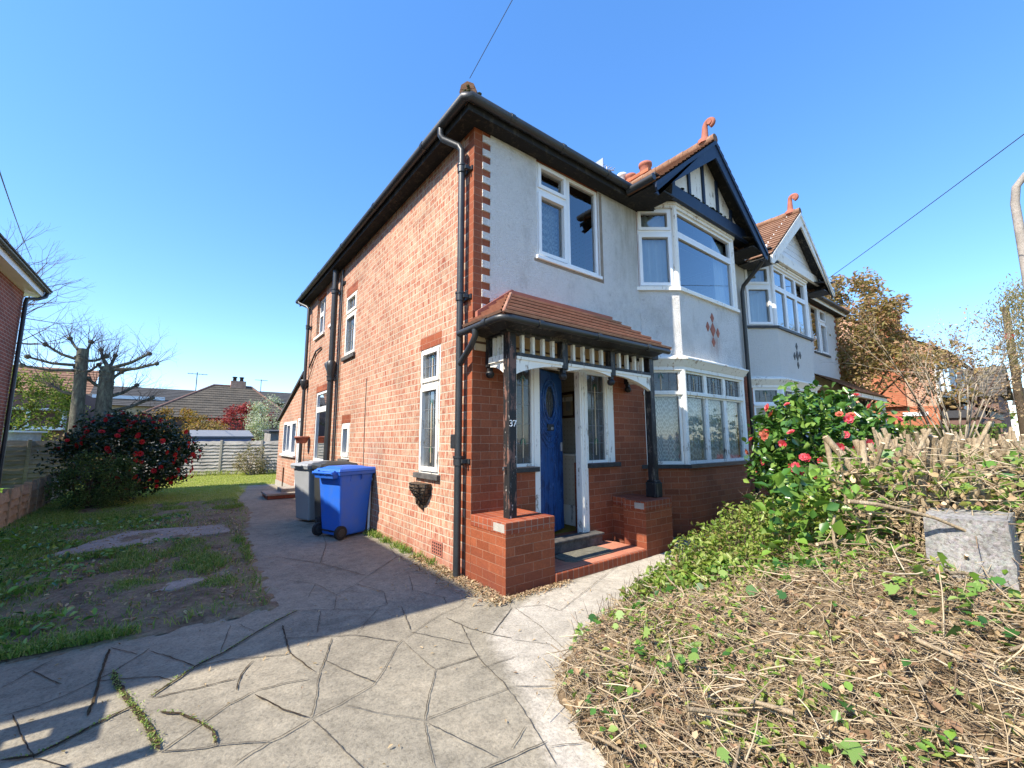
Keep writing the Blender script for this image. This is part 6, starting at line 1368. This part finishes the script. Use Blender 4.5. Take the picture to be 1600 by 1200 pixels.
tag(gp_.build("gate_pier", "pebble_stone", None), "rough pebbly concrete gate pier half buried in hedge clippings", "gate pier")

# far right hedge and trees
rng = np.random.default_rng(71)
t = thing("clipped_hedge", "neat bright green clipped hedge in front of the orange brick house", "hedge", (17.5, -1.5, 0))
mb = MB(); mb.box(13.7, 14.4, -2.9, 1.0, 0, 1.72); mb.build("hedge_core", "moss", t)
P_ = np.stack([rng.uniform(13.6, 14.5, 9000), rng.uniform(-3.0, 1.1, 9000), rng.uniform(1.0, 1.80, 9000)], 1); k = (np.abs(P_[:, 0]-14.05) > .35) | (P_[:, 2] > 1.70); leaves("foliage", P_[k], .06, "hedge_leaf", t)
mb = MB(); mb.box(12, 12.3, -4.1, -.2, 0, .9); tag(mb.build("garden_wall", "red_facing_brick"), "low brick garden wall beyond the white house", "wall")
t = thing("leafy_tree", "olive brown tree coming into leaf beside the white house", "tree", (15.4, .35, 0)); tw = Twigs(); ends = []
for k in range(5): grow(tw, (15.4+rng.normal()*.12, .35+rng.normal()*.15, 0), (rng.normal()*.2, rng.normal()*.20, 1), 2.5, .10, 4, ends, .45, (2, 4), .66, 0, 4, .12, .55, .04)
tw.build("branches", "dark_stem", t, None, 4)
E_ = np.array(ends); E_ = E_[E_[:, 2] > 2.4]; i = rng.integers(0, len(E_), 15000); leaves("crown", np.concatenate([E_[i]+rng.normal(size=(15000, 3))*.2, clump_points((15.2, .2, 5.2), (1.7, 1.5, 1.95), 75, 11000, .40, .5)]), .115, "olive_leaf", t)
t = thing("leafy_tree", "thin purplish leafed tree with pale stems rising beside the bare vase tree", "tree", (16.6, -1.5, 0)); tw = Twigs(); ends = []
for k in range(3): grow(tw, (16.6+rng.normal()*.1, -1.5+rng.normal()*.1, 0), (rng.normal()*.2, rng.normal()*.28-.05, 1), 2.6, .06, 3, ends, .42, (2, 4), .7, 0, 4, .12, .55, .06)
tw.build("branches", "twig_bark", t, None, 4); E_ = np.array(ends); i = rng.integers(0, len(E_), 2200); leaves("crown", E_[i]+rng.normal(size=(2200, 3))*.10, .075, "dry_leaf", t)
t = thing("bare_tree", "pale bare vase-shaped tree standing in front of the clipped hedge", "tree", (12.6, -2.25, 0)); tw = Twigs(); ends = []
for k in range(11): a = 2*math.pi*k/11+rng.normal()*.2; s_ = rng.uniform(.10, .5); grow(tw, (12.6+math.cos(a)*.06, -2.25+math.sin(a)*.06, .8), (math.cos(a)*s_, math.sin(a)*s_, 1), rng.uniform(1.7, 2.4), .022, 3, ends, .34, (2, 4), .56, 0, 4, .08, .5, .05)
tw.seg((12.6, -2.25, 0), (12.6, -2.25, .85), .10, .07)
tw.build("branches", "pale_bark", t, None, 4)
t = thing("willow_tree", "pale brown drooping tree at the right edge behind the lamp column", "tree", (18.2, -3.5, 0)); tw = Twigs(); ends = []
grow(tw, (18.2, -3.5, 0), (0, 0, 1), 2.5, .16, 3, ends, .55, (3, 5), .62, 0, 4, .10, .6, .03); tw.build("branches", "twig_bark", t, None, 4)
C_ = clump_points((18.2, -3.7, 5.0), (1.2, .9, 1.4), 45, 5200, .6, .6); C_[:, 2] -= rng.uniform(0, .9, len(C_))**2; leaves("crown", C_, .09, "willow_leaf", t, None, .1, .3, droop=1.2)
# distant planting that closes the horizon
P_ = np.concatenate([clump_points((60, y_, 2.0), (3, 5, 3.0), 20, 900, 1.4, .5, 1, 0) for y_ in range(-40, 60, 9)] + [clump_points((x_, 80, 2.0), (6, 3, 3.2), 20, 900, 1.6, .5, 1, 0) for x_ in range(-60, 50, 10)]); leaves("far_trees", P_, .6, "spring_leaf", None, 'stuff')

# ------------------------------------------------------------ grass and litter on the left
rng = np.random.default_rng(81)
def grass(name, x, y, z, h, mat, wd=.006, lean=.5):
    n = len(x); az = rng.uniform(0, 2*math.pi, n); hh = h*rng.uniform(.4, 1.2, n); a = rng.normal(0, lean, (n, 2)); s = np.stack([np.cos(az), np.sin(az), 0*az], 1)*(wd*rng.uniform(.6, 1.3, n))[:, None]
    p = np.stack([x, y, np.full(n, z)], 1); m_ = p+np.stack([a[:, 0]*hh*.35, a[:, 1]*hh*.35, hh*.6], 1); t_ = p+np.stack([a[:, 0]*hh, a[:, 1]*hh, hh*(1-.25*np.abs(a).sum(1)).clip(.3, 1)], 1)
    V = np.stack([p-s, p+s, m_+s*.7, m_-s*.7, m_-s*.7, m_+s*.7, t_+s*.1, t_-s*.1], 1).reshape(-1, 3); o = np.arange(n)[:, None]*8
    return arr_obj(name, V, np.concatenate([o+np.array([[0, 1, 2, 3]]), o+np.array([[4, 5, 6, 7]])]), mat, None, 'stuff')
def smooth_noise(x, y, sc, seed):
    r_ = np.random.default_rng(seed); v = 0
    for k in range(6): a, b, p = r_.normal()*sc, r_.normal()*sc, r_.uniform(0, 6.3); v = v+np.sin(a*x+b*y+p)
    return v/2.4
VP = [(-4.6, .55), (-3.3, .50), (-2.66, .46), (-1.75, .47), (-1.70, 2.1), (-1.6, 4.2), (-1.3, 6.5), (-1.35, 8.6), (-5.0, 9.3)]
SLAB = [(-3.75, 3.75), (-3.05, 5.15), (-1.85, 4.85), (-1.78, 4.15), (-2.5, 3.95)]
n = 120000; x = rng.uniform(-4.7, -1.2, n); y = .45+rng.uniform(0, 1, n)**1.4*8.8
d_ = smooth_noise(x, y, 2.2, 3)+.9*smooth_noise(x, y, 6.5, 5)*.5+np.clip((-x-2.6)*.8, -.5, 1.2)-.05
edge = np.clip(1-np.abs(x+1.72)/.10, 0, 1)*(y < 4.5)*.9+np.clip(1-np.abs(y-.5)/.15, 0, 1)*.7
k = poly_in(VP, x, y) & ~poly_in(SLAB, x, y) & (rng.uniform(0, 1, n) < np.clip(d_*1.2+edge+.05, .05, 1))
grass("verge_grass", x[k], y[k], .015, .085, "grass_blade", .0045, .7)
n = 2600; x = rng.uniform(-4.7, -2.2, n); y = rng.uniform(.5, 6.5, n); k = poly_in(VP, x, y) & ~poly_in(SLAB, x, y) & (smooth_noise(x, y, 3, 9)+(-x-3.1) > .0); leaves("verge_weeds", np.stack([x[k], y[k], rng.uniform(.03, .11, k.sum())], 1), .075, "ivy_leaf", None, 'stuff', 1.0, .5)
n = 2600; x = rng.uniform(-4.4, -1.6, n); y = rng.uniform(.5, 6.5, n); k = poly_in(VP, x, y); leaves("verge_litter", np.stack([x[k], y[k], np.full(k.sum(), .045)], 1), .034, "dry_leaf", None, 'stuff', 2.0, .45, var=.8)
n = 60000; x = rng.uniform(-5.6, 1.5, n); y = 8.8+rng.uniform(0, 1, n)*8.6; k = (x > -5.4) & ~((x > -1.0) & (y < 12.3)) & ~((x > -1.25) & (y < 10.2))
grass("lawn_grass", x[k], y[k], .0, .05, "lawn_blade", .007, .9)
n = 9000; x = rng.uniform(-9, -5.2, n); y = rng.uniform(6, 16, n); grass("neighbour_grass", x, y, -.004, .05, "grass_blade", .008, .8)
# tall weeds along the back fence, tufts at the foot of the side wall, litter in the corner by the pier
n = 700; x = rng.uniform(-2.2, 1.2, n); y = 17.4-rng.uniform(0, .5, n); grass("fence_weeds", x, y-(x-.0)*.333+.1, 0, .28, "lawn_blade", .008, .5)
n = 800; cy_ = rng.choice([2.75, 2.55, 2.15, 1.75, 1.45, 1.1, .75], n, p=[.2, .25, .15, .12, .12, .1, .06]); y = cy_+rng.normal(0, .055, n); x = -.03-np.abs(rng.normal(0, .05, n)); grass("wall_weeds", x, y, 0, .10, "grass_blade", .005, .7)
n = 900; x = -.02-np.abs(rng.normal(0, .10, n)); y = rng.uniform(-.75, 1.2, n); leaves("corner_litter", np.stack([x, y, rng.uniform(.006, .03, n)], 1), .035, "dry_leaf", None, 'stuff', 2.0, .5, var=.7)
n = 500; x = rng.uniform(0, .8, n); y = -.63-np.abs(rng.normal(0, .05, n)); leaves("corner_litter", np.stack([x, y, rng.uniform(.006, .02, n)], 1), .022, "dry_leaf", None, 'stuff', 2.0, .5, var=.7)
tw = Twigs()
for k in range(260):
    x, y = -.02-abs(rng.normal(0, .14)), rng.uniform(-.75, .7); a = rng.uniform(0, 6.3); L_ = rng.uniform(.04, .14); tw.seg((x, y, .01+rng.uniform(0, .02)), (x+math.cos(a)*L_, y+math.sin(a)*L_, .012+rng.uniform(0, .03)), .0022, .0015)
tw.build("corner_twigs", "dry_twig", None, 'stuff', 3, False)
# moss in the widest joints
pts = []
for i in (5, 8, 10, 15):
    pl = JOINTS[i]
    for a, b in zip(pl[:-1], pl[1:]):
        m_ = int(38*math.hypot(b[0]-a[0], b[1]-a[1])/.3)
        for _ in range(m_*(3 if i == 5 else 1)): u = rng.uniform(); pts.append((a[0]+(b[0]-a[0])*u+rng.normal()*(.014 if i == 5 else .007), a[1]+(b[1]-a[1])*u+rng.normal()*(.014 if i == 5 else .007), .012+rng.uniform(0, .006)))
leaves("joint_moss", np.array(pts), .011, "ground_leaf", None, 'stuff', 1.5, .6)
n = 260; x = rng.uniform(-3.0, 1.6, n); y = rng.uniform(-2.3, .4, n); k = ~in_bed(x, y); leaves("paving_litter", np.stack([x[k], y[k], np.full(k.sum(), .008)], 1), .018, "dry_leaf", None, 'stuff', 2.5, .4, var=.9)
